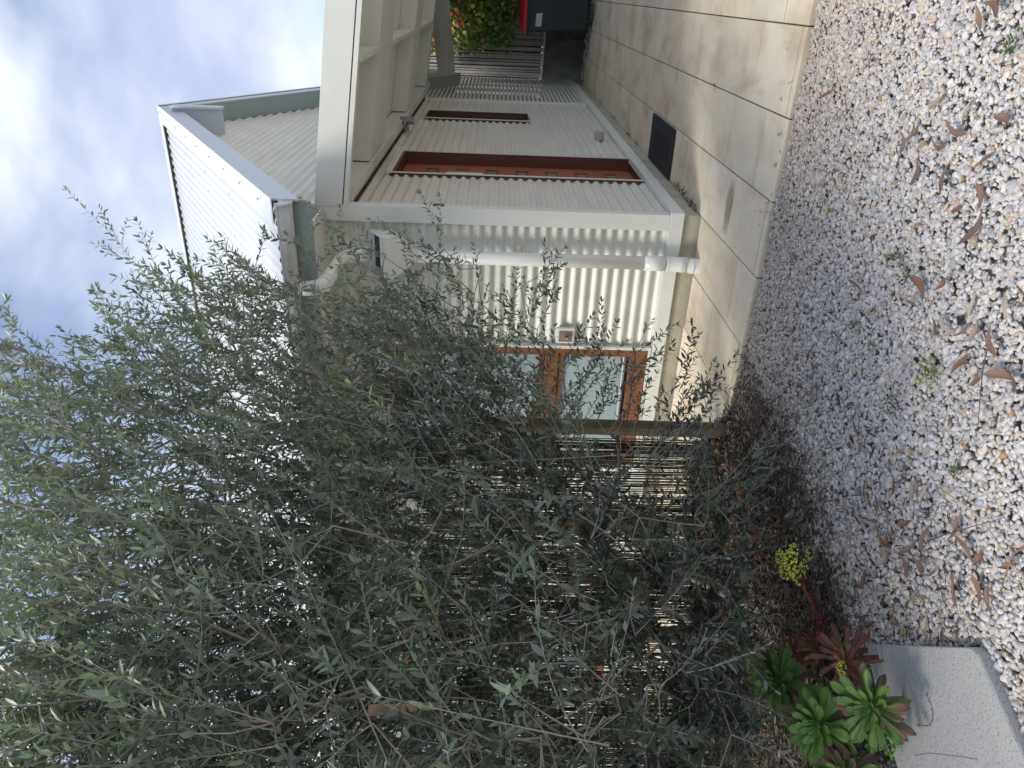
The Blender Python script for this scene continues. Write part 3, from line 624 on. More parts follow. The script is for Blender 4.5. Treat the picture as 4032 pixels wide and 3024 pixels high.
def stone_shapes(k):
    out = []
    for _ in range(k):
        v = IV.copy()
        for _p in range(11):                       # cut by planes: chipped facets
            nn = rng.normal(size=3); nn /= np.linalg.norm(nn); d = rng.uniform(.45, .8); s = v@nn
            v = v-np.clip(s-d, 0, None)[:, None]*nn*.93
        v = v*(1+rng.normal(0, .025, (len(v), 1)))
        out.append(v)
    return np.array(out)
def rot_mats(n, tilt=1.0):
    q = rng.normal(size=(n, 4)); q /= np.linalg.norm(q, axis=1, keepdims=True); w, x, y, z = q.T
    return np.stack([np.stack([1-2*(y*y+z*z), 2*(x*y-z*w), 2*(x*z+y*w)], 1), np.stack([2*(x*y+z*w), 1-2*(x*x+z*z), 2*(y*z-x*w)], 1), np.stack([2*(x*z-y*w), 2*(y*z+x*w), 1-2*(x*x+y*y)], 1)], 1)
SH = stone_shapes(14)
def in_bed(x, y):                                 # planted strip under the olive, mostly leaf litter
    return x < -1.92-.25*np.clip(y-2.7, -9, 0)*-.35
def stones(n, area, size, zc):
    xs = rng.uniform(area[0], area[1], n); ys = rng.uniform(area[2], area[3], n)
    k = rng.integers(0, len(SH), n); s = size*rng.lognormal(0, .22, n)
    ax = np.stack([s*rng.uniform(.9, 1.35, n), s*rng.uniform(.75, 1.1, n), s*rng.uniform(.5, .85, n)], 1)
    Rm = rot_mats(n); tilt = rng.normal(0, .45, (n, 2))
    a = rng.uniform(0, 2*math.pi, n); ca, sa = np.cos(a), np.sin(a); Z = np.zeros(n); O = np.ones(n)
    Rz = np.stack([np.stack([ca, -sa, Z], 1), np.stack([sa, ca, Z], 1), np.stack([Z, Z, O], 1)], 1)
    cx2, sx2 = np.cos(tilt[:, 0]), np.sin(tilt[:, 0]); Rx = np.stack([np.stack([O, Z, Z], 1), np.stack([Z, cx2, -sx2], 1), np.stack([Z, sx2, cx2], 1)], 1)
    v = SH[k]*ax[:, None, :]; v = np.einsum('nij,nkj->nki', Rz@Rx, v)
    h = zc(xs, ys)+rng.uniform(-.008, .007, n)
    v += np.stack([xs, ys, h], 1)[:, None, :]
    return xs, ys, v
def bumpz(x, y): return -.024+.006*np.sin(x*5+1)*np.cos(y*4)+.004*np.sin(x*13+y*9)
PAL = np.array([(.60, .585, .575), (.68, .66, .635), (.50, .495, .50), (.60, .52, .43), (.64, .58, .50), (.40, .40, .41), (.55, .49, .47), (.45, .31, .17), (.09, .095, .105), (.48, .38, .28)])
PW = np.array([.27, .22, .17, .07, .09, .06, .08, .012, .008, .020]); PW /= PW.sum()
def seen(x, y, z, mg=420):
    "True within and a good margin round the field of view: stones farther out are left to the gravel bed"
    P = np.stack([x, y, np.full(np.shape(x), z-CAMP['h'])], -1); d = P@CF; X = 2016-CAMP['f']*(P@CU)/d; Y = 1512-CAMP['f']*(P@CR)/d
    return (d > .3) & (X > -mg) & (X < 4032+mg*2.2) & (Y > -mg*1.8) & (Y < 3024+mg)
def gravel(name, n, area, size, keepf):
    xs, ys, v = stones(n, area, size, bumpz); kp = keepf(xs, ys) & seen(xs, ys, -.02); xs, ys, v = xs[kp], ys[kp], v[kp]; n = len(v)
    pi = rng.choice(len(PAL), n, p=PW); c = PAL[pi]*np.array([1.05, 1.03, 1.01])*rng.uniform(.88, 1.08, (n, 1))
    warm = np.clip((ys-2.9)/.8, 0, 1)*np.array([.0, .0, .0])[:, None].sum() if False else None
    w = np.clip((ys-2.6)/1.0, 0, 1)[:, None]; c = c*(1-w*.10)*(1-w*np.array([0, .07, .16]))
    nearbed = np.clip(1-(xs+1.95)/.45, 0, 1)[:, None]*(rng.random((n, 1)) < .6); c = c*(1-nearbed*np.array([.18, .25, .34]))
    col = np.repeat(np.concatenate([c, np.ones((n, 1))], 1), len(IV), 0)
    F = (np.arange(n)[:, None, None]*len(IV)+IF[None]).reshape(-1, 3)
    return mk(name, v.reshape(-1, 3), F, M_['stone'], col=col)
M_['stone'] = tint_mat('quartz_pebble', .55, bump=.5)
def gp(X, Y, z=0.0):
    "where the ray through a photo pixel meets height z"
    r = (1512-Y)*CR+(2016-X)*CU+CAMP['f']*CF; t = (z-CAMP['h'])/r[2]; return np.array([0, 0, CAMP['h']])+r*t
SLABP = [tuple(gp(X, Y, .012)[:2]) for X, Y in ((3820, 2549), (3848, 2572), (4032, 2985), (4220, 3420), (3620, 3300), (3505, 2930), (3405, 2536))]
def inpoly(x, y, P):
    r = np.zeros(np.shape(x), bool); j = len(P)-1
    for i in range(len(P)):
        xi, yi = P[i]; xj, yj = P[j]
        r ^= ((yi > y) != (yj > y)) & (x < (xj-xi)*(y-yi)/(yj-yi+1e-12)+xi); j = i
    return r
def free(x, y):
    bedx = np.interp(y, [1.0, 2.0, 2.3, 2.7, 3.0, 3.4, 3.66], [-2.3, -2.25, -2.15, -2.0, -1.98, -1.98, -1.98])
    return (y < EDGE-.012) & ~inpoly(x, y, SLABP) & (x > bedx-.16*rng.random(np.shape(x)))
tag(gravel('gravel', 88000, (-2.5, 1.0, .85, EDGE), .0098, free), kind='stuff')
tag(gravel('gravel', 5200, (-2.4, .9, .9, EDGE), .0140, free), kind='stuff')
tag(gravel('gravel', 46, (-1.3, .7, EDGE, EDGE+.30), .0095, lambda x, y: rng.random(np.shape(x)) < np.clip(1.1-(y-EDGE)/.22, .08, 1)), kind='stuff')
for v_ in bpy.data.objects['gravel.002'].data.vertices: v_.co.z += .030
farg = gravel('gravel', 2600, (-1.4, 1.3, 11.0, 13.6), .020, lambda x, y: (y > 13.25-(x+1.3)*1.30) & (y < wy(x)-.02)); tag(farg, kind='stuff')
# soil of the planted strip
V = [(-9, 3.60, -.030), (-2.0, 3.655, -.032), (-1.98, 3.2, -.034), (-2.05, 2.6, -.034), (-2.22, 2.1, -.034), (-2.22, 1.9, -.03), (-2.3, 1.5, -.03), (-2.7, .6, -.03), (-9, .6, -.03)]
def bedz(x, y):
    "the bed rises toward the brush fence"
    x = np.asarray(x, float); y = np.asarray(y, float); fx = [-5.3, -4.5, -3.75, -3.14, -2.72, -2.2, -1.9]; fy = [1.0, 1.7, 2.35, 2.98, 3.44, 3.67, 3.75]
    d = np.interp(x, fx, fy)-y; return -.034+.235*np.clip(1-np.abs(d-.02)/.38, 0, 1)**1.4*np.clip((-x-2.05)/.35, 0, 1)
gx, gy = np.meshgrid(np.linspace(-5.6, -1.95, 74), np.linspace(.6, 3.66, 62)); gz = bedz(gx, gy)+rng.uniform(-.006, .006, gx.shape); lim = np.interp(gy, [1.0, 2.0, 2.3, 2.7, 3.0, 3.66], [-2.3, -2.22, -2.18, -2.04, -2.0, -1.98]); gx2 = np.minimum(gx, lim)
V = np.stack([gx2, gy, gz], 2).reshape(-1, 3); F = [(j*74+i, j*74+i+1, (j+1)*74+i+1, (j+1)*74+i) for j in range(61) for i in range(73)]
V = V.tolist(); gy3 = 1
tag(mk('soil', V, F, noisy('garden_soil', (.020, .016, .012), (.07, .052, .038), 30, .95, bump=.6)), kind='structure')

# ---- litter of dead olive leaves
def litter(n):
    y = rng.uniform(1.5, 3.66, n*3); x = rng.uniform(-4.2, -1.35, n*3)
    e = np.interp(y, [1.5, 2.1, 2.4, 2.7, 3.0, 3.4, 3.67], [-2.1, -2.05, -1.90, -1.82, -1.82, -1.78, -1.70])
    p = np.clip((e+.10-x)/.22, 0, 1)**1.3*np.where(x < -3.2, .5, 1)+.085*(y < 3.2)
    k = (rng.random(n*3) < p) & ~inpoly(x, y, SLABP); x, y = x[k][:n], y[k][:n]; n = len(x)
    a = rng.uniform(0, 2*math.pi, n); T = np.stack([np.cos(a), np.sin(a), rng.normal(0, .28, n)], 1)
    Nn = np.stack([rng.normal(0, .5, n), rng.normal(0, .5, n), np.ones(n)], 1)
    P = np.stack([x, y, bedz(x, y)+.008+rng.uniform(0, .03, n)], 1); Lh = rng.uniform(.028, .055, n)
    V, F = blades(P, T, Nn, Lh, Lh*rng.uniform(.12, .22, n), .5, .15)
    c = np.array([.095, .070, .050])*rng.uniform(.4, 1.35, (n, 1))+rng.uniform(0, .02, (n, 3)); g = rng.random(n) < .18; c[g] = np.array([.27, .24, .19])*rng.uniform(.7, 1.1, (g.sum(), 1)); g = rng.random(n) < .12; c[g] = np.array([.13, .065, .04])
    return V, F, np.repeat(np.concatenate([c, np.ones((n, 1))], 1), 8, 0)
V, F, c = litter(30000); o = mk('leaf_litter', V, F, tint_mat('dead_leaf', .7), col=c); tag(o, kind='stuff')
# clay edging bricks half buried in the bed
for i, (p, q, lb) in enumerate([((-2.28, 3.55), (-2.36, 3.17), 'terracotta garden edging strip below the first fence post'), ((-2.37, 3.13), (-2.50, 2.86), 'terracotta garden edging strip farther left among the dead leaves')]):
    m = MB(); P, Q = Vector((*p, -.02)), Vector((*q, -.02)); s = Vector((-(Q-P).y, (Q-P).x, 0)).normalized()*.028
    m.beam(P, Q, s, (0, 0, .055)); o = m.build('garden_edging', noisy('terracotta', (.17, .065, .035), (.27, .12, .07), 18, .85), bevel=.006); tag(o, lb, 'garden edging', 'terracotta edging pieces along the bed')

# ------------------------------------------------------------------ gum leaves on the gravel
def gum_mesh(kind, L0, W0, bend_, curl, c1, c2):
    n = 9; V, F = [], []
    for i in range(n+1):
        t = i/n; w = 1.35*W0*(math.sin(math.pi*min(1, t**.75*1.0))**.8)*(1-.25*t); w = max(w, .0006)
        x = L0*(t-.5); y = bend_*L0*math.sin(math.pi*t); z = curl*L0*((t-.5)**2)*2
        tw = .5*math.sin(3*t+kind)
        for s in (-1, -.5, 0, .5, 1):
            V.append((x, y+s*w*.5, z+abs(s)**1.5*w*.28+s*w*.3*tw))
    for i in range(n):
        for j in range(4): b = i*5+j; F.append((b, b+5, b+6, b+1))
    me = bpy.data.meshes.new('gum_leaf'); me.from_pydata(V, [], F); me.update()
    me.polygons.foreach_set('use_smooth', np.ones(len(F), bool)); me.materials.append(noisy('dry_gum_leaf', c1, c2, 25, .6, stretch=(.4, 1, 1))); return me
GM = [gum_mesh(i, *a) for i, a in enumerate([(.105, .021, .10, .25, (.19, .115, .080), (.29, .18, .125)), (.12, .018, -.12, .2, (.13, .080, .060), (.21, .13, .095)), (.085, .020, .05, .35, (.27, .21, .155), (.36, .28, .21)),
      (.13, .022, .16, .15, (.17, .10, .070), (.26, .155, .11)), (.07, .019, 0, .5, (.17, .08, .055), (.25, .13, .09)), (.10, .017, -.07, -.15, (.36, .30, .23), (.44, .37, .29))])]
KIND = ['reddish brown gum leaf lying on the pale gravel', 'dark narrow sickle gum leaf lying on the pale gravel', 'short tan gum leaf lying on the pale gravel', 'long curved brown gum leaf lying on the pale gravel', 'small dark curled gum leaf lying on the pale gravel', 'straight pale straw gum leaf lying on the pale gravel']
spots = [(3640, 570, 2), (3560, 560, 1), (3590, 520, 0), (3700, 560, 3), (3260, 370, 4), (3870, 60, 0), (3920, 40, 1), (3620, 1140, 3), (3600, 1200, 0), (3720, 1120, 4), (3820, 1200, 5), (3690, 1290, 2), (3730, 1280, 5), (3790, 1300, 0), (3860, 1300, 2),
 (3920, 1340, 3), (3960, 1200, 5), (3790, 1450, 3), (3840, 1480, 1), (3950, 1490, 0), (4000, 1510, 1), (3360, 1600, 1), (3310, 1580, 4), (3230, 1520, 5), (3170, 1560, 0), (3060, 1470, 3), (3380, 1670, 3), (3400, 1760, 0), (3550, 1780, 2),
 (3600, 1920, 2), (3640, 1950, 5), (3520, 1930, 0), (3450, 1990, 3), (3440, 2060, 1), (3500, 2030, 0), (3580, 2060, 4), (3480, 2110, 3), (3500, 2140, 0), (3580, 2150, 1), (3650, 2120, 3), (3760, 2080, 0), (3800, 2160, 3), (3850, 2200, 4), (3490, 2200, 2),
 (3560, 2220, 1), (3640, 2220, 0), (3400, 2280, 3), (3450, 2330, 5), (3780, 2320, 3), (3850, 2330, 0), (3900, 2360, 1), (3600, 2350, 2), (3520, 2400, 0), (3650, 2460, 5), (3980, 2230, 4), (3120, 1000, 2), (3110, 860, 3), (3210, 890, 5),
 (3380, 1130, 0), (3500, 1020, 4), (3420, 1240, 5), (3830, 900, 1), (3740, 690, 3), (3780, 820, 4), (3860, 780, 0), (3880, 640, 1), (3430, 240, 2), (3950, 480, 0), (3800, 440, 5), (3700, 400, 2), (3770, 500, 3), (3600, 680, 1), (3300, 720, 4),
 (3150, 1950, 0), (3120, 1890, 3), (3180, 2060, 1), (3100, 2130, 2), (3240, 1960, 0), (3270, 2080, 3), (3300, 1980, 5), (3330, 2180, 2), (3050, 1830, 0), (2980, 2040, 1), (3010, 2160, 0), (3210, 2330, 3), (2930, 2330, 3), (2870, 2080, 0), (2960, 2260, 2)]
def gp(X, Y, z=0.0):
    r = (1512-Y)*CR+(2016-X)*CU+CAMP['f']*CF; t = (z-CAMP['h'])/r[2]; return np.array([0, 0, CAMP['h']])+r*t
LM = [('the grey slab', -1.75, 1.50), ('the mossy weed', -1.13, 2.11), ('the bright seedling', -1.15, 2.06), ('the largest weed tuft', -.71, 2.26), ('the grassy weed', -.08, 2.03), ('the paving edge', -.9, 3.5), ('the straw stalk', -1.25, 1.65),
 ('the yellow flowers', -2.05, 2.33), ('the terracotta edging', -2.35, 3.2), ('the loose weed', -1.13, 1.66), ('the dark twig', -.95, 1.75), ('the tiniest weed', -1.02, 2.24), ('the weed nearest the paving', -.99, 2.40), ('the right end of the gravel', -.2, 2.9), ('the curved brown twig', -1.20, 1.42)]
used = {}
for i, (X, Y, k) in enumerate(spots):
    p = gp(X, Y)
    o = bpy.data.objects.new('gum_leaf', GM[k]); scene.collection.objects.link(o)
    o.location = (p[0], p[1], -.004+rng.uniform(0, .012)); o.rotation_euler = (rng.normal(0, .25), rng.normal(0, .18), rng.uniform(0, 6.28)); s = rng.uniform(.62, 1.02); o.scale = (s, s, s)
    nm, lx, ly = min(LM, key=lambda q: math.hypot(q[1]-p[0], q[2]-p[1])); dx_, dy_ = p[0]-lx, p[1]-ly
    rel = ('on the house side of' if dy_ > 0 else 'on the camera side of') if abs(dy_) > abs(dx_) else ('on the path side of' if dx_ > 0 else 'on the bed side of')
    base = KIND[k].replace(' lying on the pale gravel', ''); lb = base+' '+rel+' '+nm; q = used[lb] = used.get(lb, 0)+1
    if q > 1: lb = base+(' farther ' if q == 2 else ' farthest out ')+rel+' '+nm
    tag(o, lb, 'leaf', 'fallen gum leaves on the gravel and litter')
# ------------------------------------------------------------------ twigs
def twig(pts, r, lb, colr=(.16, .10, .08)):
    m = MB(); m.tube(pts, r, 6, r2=r*.5); o = m.build('twig', mat('dry_twig', colr, .8), smooth=True); tag(o, lb, 'twig', 'dry twigs on the gravel')
def gpath(px, z=.006):
    return [tuple(gp(X, Y, z+.004*((i*7) % 3))) for i, (X, Y) in enumerate(px)]
twig(gpath([(3700, 1920), (3760, 1965), (3830, 2010), (3890, 2080), (3960, 2190), (4040, 2320)]), .0032, 'long pale straw stalk lying diagonally across the gravel', (.50, .43, .33))
twig(gpath([(3870, 1290), (3890, 1360), (3870, 1450), (3860, 1560), (3850, 1690)]), .0022, 'thin dark twig lying down the gravel past brown leaves', (.12, .08, .08))
twig(gpath([(3650, 2130), (3740, 2100), (3840, 2070), (3950, 2040)]), .002, 'thin dark twig lying across the gravel near the long straw stalk', (.10, .07, .07))
twig(gpath([(3330, 1290), (3300, 1330), (3290, 1390), (3285, 1450)]), .0018, 'short curved twig on the gravel near the paving edge')
twig(gpath([(4040, 2150), (3990, 2180), (3960, 2260), (3940, 2340)]), .003, 'curved brown twig on the gravel at its nearest end', (.25, .15, .10))

# ------------------------------------------------------------------ small weeds
def weed(X, Y, s, lb, yel=False, n=26):
    p = gp(X, Y, -.005); e = empty('weed', tuple(p)); tag(e, lb, 'weed', 'small weeds growing through the gravel')
    a = rng.uniform(0, 6.28, n); r = rng.uniform(0, s, n); P = np.stack([np.cos(a)*r, np.sin(a)*r, rng.uniform(0, .014, n)], 1)
    T = np.stack([np.cos(a), np.sin(a), rng.uniform(.1, .9, n)], 1)+rng.normal(0, .3, (n, 3)); Nn = np.tile([0, 0, 1.], (n, 1))+rng.normal(0, .2, (n, 3)); s *= 1.0; L_ = rng.uniform(.2, .4, n)*s+.003
    V, F = blades(P, T, Nn, L_, L_*.5); c = (np.array([.22, .24, .05]) if yel else np.array([.06, .12, .03]))*rng.uniform(.6, 1.4, (n, 1))
    mk('leaves', V, F, M_['weed'], e, col=np.repeat(np.concatenate([c, np.ones((n, 1))], 1), 8, 0))
    m = MB()
    for i in range(5): m.tube([(0, 0, -.01), (P[i][0], P[i][1], P[i][2])], .001, 4)
    m.build('stem', M_['wstem'], e)
M_['weed'] = tint_mat('weed_leaf', .5, .2); M_['wstem'] = mat('weed_stem', (.12, .16, .05), .7)
for a in [(3535, 1015, .045, 'green weed tuft above the reddish brown leaf in the gravel'), (3568, 1085, .03, 'small dark green weed just left of the largest weed tuft'), (3372, 1280, .025, 'small green weed in the gravel nearest the paving edge'),
          (3445, 1360, .02, 'tiny green weed beside an ochre pebble'), (3507, 1605, .026, 'bright green seedling with broad leaves in the middle of the gravel'), (3525, 1555, .02, 'tiny green weed just beside the bright seedling'),
          (3775, 1850, .03, 'loose green weed among pebbles in front of the brown leaves'), (3985, 185, .04, 'spiky green grassy weed nearest the photographer on the right'), (3270, 830, .012, 'tiny green weed below the paving edge on the right'), (3125, 1040, .014, 'tiny green weed close to the paving edge')]:
    weed(*a[:4])
weed(3665, 1475, .05, 'yellowish mossy weed among beige pebbles', True, 40)
# weeds and moss in the paving joints
def joint_weed(x, y, s, lb):
    n = 14; e = empty('joint_weed', (x, y, 0)); tag(e, lb, 'weed', 'dry weeds in the paving joints')
    a = rng.uniform(0, 6.28, n); T = np.stack([np.cos(a), np.sin(a), rng.uniform(.2, 1, n)], 1); P = np.stack([rng.normal(0, s*.3, n), rng.normal(0, s*.8, n), np.zeros(n)], 1)
    L_ = rng.uniform(.4, 1, n)*s; V, F = blades(P, T, np.tile([0, 0, 1.], (n, 1)), L_, L_*.2)
    mk('leaves', V, F, M_['weed'], e, col=np.repeat(np.concatenate([np.array([.15, .15, .07])*rng.uniform(.6, 1.5, (n, 1)), np.ones((n, 1))], 1), 8, 0))
for a in [(CX+.012, 8.0, .05, 'dry weed at the wall foot beyond the vent'), (CX+.012, 7.45, .04, 'dry weed at the wall foot beside the vent'), (CX+.012, 9.0, .045, 'dry weed at the wall foot below the narrow window'), (CX+.012, 10.3, .05, 'dry weed at the wall foot where the slatted screen starts'), (-.495, 5.02, .03, 'small dry weed in a joint of the open paving')]: joint_weed(*a)
# heap of brown leaves at the corner of the house
n = 70; ys = rng.uniform(4.95, 5.75, n); P = np.stack([CX+.01+np.abs(rng.normal(0, .018, n)), ys, rng.uniform(.002, .02, n)], 1); a = rng.uniform(0, 6.28, n)
T = np.stack([np.cos(a), np.sin(a), rng.normal(0, .4, n)], 1); L_ = rng.uniform(.02, .055, n); V, F = blades(P, T, np.tile([0, 0, 1.], (n, 1))+rng.normal(0, .4, (n, 3)), L_, L_*.3, .4)
tag(mk('leaf_litter', V, F, M_.setdefault('dead', tint_mat('dead_leaf_brown', .7)), col=np.repeat(np.concatenate([np.array([.20, .09, .05])*rng.uniform(.5, 1.4, (n, 1)), np.ones((n, 1))], 1), 8, 0)), kind='stuff')

# ------------------------------------------------------------------ stepping slab with a little chain-like seed strand
m = MB(); P = SLABP; k = len(P)
V = [(x, y, -.04) for x, y in P]+[(x, y, .007) for x, y in P]+[((x-P_c[0])*.992+P_c[0], (y-P_c[1])*.992+P_c[1], .012) for (x, y) in P for P_c in [(-2.05, 1.35)]]
m.add(V, [tuple(range(2*k, 3*k))]+[(i, (i+1) % k, (i+1) % k+k, i+k) for i in range(k)]+[(i+k, (i+1) % k+k, (i+1) % k+2*k, i+2*k) for i in range(k)])
def slab_mat():
    m = noisy('pale_concrete', (.37, .365, .35), (.45, .44, .42), 3, .8, bump=.3, bscale=60); nt = m.node_tree; N, L = nt.nodes, nt.links; b = N['Principled BSDF']
    tc = N.new('ShaderNodeTexCoord'); v = N.new('ShaderNodeTexNoise'); v.inputs['Scale'].default_value = 170; v.inputs['Detail'].default_value = 2
    cr = N.new('ShaderNodeValToRGB'); cr.color_ramp.elements[0].position = .34; cr.color_ramp.elements[0].color = (.30, .30, .30, 1); cr.color_ramp.elements[1].position = .41
    src = b.inputs['Base Color'].links[0].from_socket; mu = N.new('ShaderNodeMixRGB'); mu.blend_type = 'MULTIPLY'; mu.inputs[0].default_value = .85
    L.new(tc.outputs['Object'], v.inputs[0]); L.new(v.outputs['Fac'], cr.inputs[0]); L.new(src, mu.inputs[1]); L.new(cr.outputs[0], mu.inputs[2]); L.new(mu.outputs[0], b.inputs['Base Color']); return m
o = m.build('stepping_slab', slab_mat()); tag(o, 'speckled grey concrete slab set into the gravel beside the succulents', 'slab')
for e in o.data.polygons: pass
m = MB(); pts = [(3648, 2733), (3656, 2750), (3665, 2775), (3672, 2800), (3672, 2825), (3668, 2845), (3652, 2857), (3630, 2858), (3605, 2852)]
for i in range(len(pts)-1):
    for t in (0, .5):
        X = pts[i][0]*(1-t)+pts[i+1][0]*t; Y = pts[i][1]*(1-t)+pts[i+1][1]*t; p = Vector(gp(X, Y, .015)); q = p+Vector((rng.uniform(-.006, .006), rng.uniform(-.008, .008), rng.uniform(.002, .006)))
        m.tube([p, (p+q)/2, q], [.0005, .0022, .0005], 5)
m.tube([tuple(gp(x, y, .013)) for x, y in pts], .0008, 4)
o = m.build('seed_strand', noisy('seed_husk', (.06, .045, .04), (.35, .25, .2), 200, .6)); tag(o, 'thin curled dark seed strand lying on the concrete slab', 'seed strand')
# crack line on the slab is a shallow groove filled with dirt
m = MB(); m.tube([tuple(gp(x, y, .0124)) for x, y in ((3600, 2975), (3660, 2965), (3720, 2972), (3790, 2980), (3850, 2990))], .0009, 4); o2 = m.build('crack', mat('crack_dirt', (.12, .12, .12), .9)); o2.parent = o if False else bpy.data.objects['stepping_slab']

# ------------------------------------------------------------------ succulents
M_['succ'] = tint_mat('succulent_leaf', .42, .12, spec=.35)
M_['succ_stem'] = noisy('succulent_stem', (.10, .08, .05), (.17, .14, .08), 40, .8)
def spoon(P, T, up, L0, W0, cup, cA, cB, pointy=.0):
    "one thick spatula leaf, colour from cA at the base to cB at the tip"
    P, T, up = map(np.array, (P, T, up)); T = T/np.linalg.norm(T); S = np.cross(T, up); S /= np.linalg.norm(S); U = np.cross(S, T); n = 8; V, C = [], []
    for i in range(n+1):
        t = i/n; w = W0*(.22+.78*math.sin(math.pi*min(1, (t*.92+.05))**1.9*1.0)**1.0) if t < .99 else W0*.12
        w = W0*np.interp(t, [0, .25, .5, .72, .88, .97, 1], [.30, .34, .62, 1.0, .86, .42, .10])
        c = P+T*L0*t+U*(cup*L0*t*t)
        th = .0035*(1-.5*t)
        for s, u in ((-1, .25), (-.5, .03), (0, -.04), (.5, .03), (1, .25)): V.append(c+S*w*.5*s+U*u*w*.6)
        for s in (.6, 0, -.6): V.append(c+S*w*.5*s-U*(th+.03*w))
        col = np.array(cA)*(1-t**1.3)+np.array(cB)*t**1.3
        C += [col]*8
    F = []
    for i in range(n):
        for j in range(8): F.append((i*8+j, (i+1)*8+j, (i+1)*8+(j+1) % 8, i*8+(j+1) % 8))
    F.append(tuple(n*8+j for j in range(8)))
    return V, F, C
def rosette(parent, c, tilt, R, nl, green=(.13, .225, .060), outer=(.10, .15, .045), tip=(.12, .05, .055), red=0.3, droop=.4, seed=0, wid=.30):
    rg = np.random.default_rng(seed); V, F, C = [], [], []; ax = Vector(tilt).normalized(); q = Vector((0, 0, 1)).rotation_difference(ax)
    for i in range(nl):
        u = i/nl; a = i*2.39996+rg.normal(0, .10)
        elev = R_(78)*(1-u)**1.25-R_(12)+rg.normal(0, .10)-(droop*max(0, u-.78)*3)
        L0 = R*(.20+.80*min(1, u*1.45)**.9)*rg.uniform(.85, 1.08); 
        d = q @ Vector((math.cos(a)*math.cos(elev), math.sin(a)*math.cos(elev), math.sin(elev))); up = q @ Vector((-math.cos(a)*math.sin(elev), -math.sin(a)*math.sin(elev), math.cos(elev)))
        base = Vector(c)+(q @ Vector((math.cos(a)*R*.05, math.sin(a)*R*.05, R*.10*(1-u))))
        g = np.array(green)*(1-u)+np.array(outer)*u; g = g*rg.uniform(.85, 1.15)
        tp = g*1.0 if rg.random() > red*(u*1.6) else np.array(tip)*rg.uniform(.8, 1.5)
        if u < .35: g = g*1.25; tp = g
        v, f, cc = spoon(base, d, up, L0, L0*wid*rg.uniform(.9, 1.15)*(1.25-.25*u), .16*(1-u)+rg.uniform(-.12, .05)*u, g, tp)
        b = len(V); V += [tuple(x) for x in v]; F += [tuple(k+b for k in ff) for ff in f]; C += [(*x, 1) for x in cc]
    return mk('rosette', V, F, M_['succ'], parent, smooth=True, col=C)
def stemmed(name, lb, X, Y, z, R, nl, tilt=(0, -.35, 1), base=None, **kw):
    p = Vector(gp(X, Y, z)); b = Vector(base) if base else Vector((p.x-.03, p.y+.06, -.02))
    e = empty(name, tuple(b)); tag(e, lb, 'succulent', kw.pop('group', 'rosette succulents beside the concrete slab'))
    loc = p-b
    rosette(e, tuple(loc), tilt, R, nl, **kw)
    m = MB(); m.tube([(0, 0, 0), tuple(loc*.5+Vector((.01, .01, 0))), tuple(loc)], .010, 8, r2=.007); m.build('stem', M_['succ_stem'], e, smooth=True)
    return e
stemmed('rosette_succulent', 'green rosette succulent nearest the yellow flower plant, farthest from the slab', 3065, 2690, .20, .150, 54, tilt=(.25, -.45, .8), seed=1, outer=(.13, .20, .06), red=.25)
stemmed('rosette_succulent', 'brightest green rosette succulent, nearest the left edge of the garden bed', 3225, 2855, .18, .145, 54, tilt=(.25, -.5, .75), seed=2, green=(.17, .285, .07), outer=(.13, .22, .05), red=.3)
stemmed('rosette_succulent', 'large rosette succulent with dark plum leaf tips lying over the slab', 3430, 2788, .15, .130, 50, tilt=(.25, -.45, .85), seed=3, outer=(.11, .19, .04), red=.5, wid=.25)
stemmed('rosette_succulent', 'small green rosette succulent half hidden behind the brightest rosette', 3305, 2965, .08, .085, 34, tilt=(.2, -.3, .9), seed=4, red=.4)
stemmed('rosette_succulent', 'drooping dull green rosette succulent in the corner of the garden bed', 3330, 3060, .13, .12, 36, tilt=(.3, -.3, .8), seed=9, outer=(.12, .15, .05), red=.5)
stemmed('rosette_succulent', 'red leaved rosette succulent with leaves reaching over the slab edge', 3335, 2590, .11, .125, 30, tilt=(.6, -.35, .55), seed=5, green=(.16, .17, .05), outer=(.11, .055, .035), tip=(.13, .022, .028), red=1.1, wid=.17)
stemmed('rosette_succulent', 'reddish green rosette succulent behind the red leaved one', 3220, 2560, .10, .10, 28, tilt=(.1, -.4, .8), seed=6, green=(.20, .12, .05), outer=(.11, .065, .045), tip=(.15, .03, .032), red=1.0, wid=.19)
def bells(parent, c, r, n, seed, name='flower_head', flat=.55):
    rg = np.random.default_rng(seed); V, F, C = [], [], []
    for i in range(n):
        a = rg.uniform(0, 6.28); ph = math.acos(rg.uniform(.05, 1)); d = Vector((math.cos(a)*math.sin(ph), math.sin(a)*math.sin(ph), math.cos(ph)))
        p = Vector(c)+Vector((d.x*r, d.y*r, d.z*r*flat))*rg.uniform(.85, 1.08); s = r*.085*rg.uniform(.8, 1.25); k = rg.uniform(.75, 1.15)
        for (vv, rad, off, colr) in ((IV, s*1.25, -.6, (.26*k, .30*k, .04)), (IV, s*.85, .5, (.75*k, .72*k, .10))):
            b = len(V); V += [tuple(Vector(x)*rad+p+d*s*off) for x in vv]; F += [tuple(int(j)+b for j in f) for f in IF]; C += [(*colr, 1)]*len(vv)
    return mk(name, V, F, M_['succ'], parent, smooth=True, col=C)
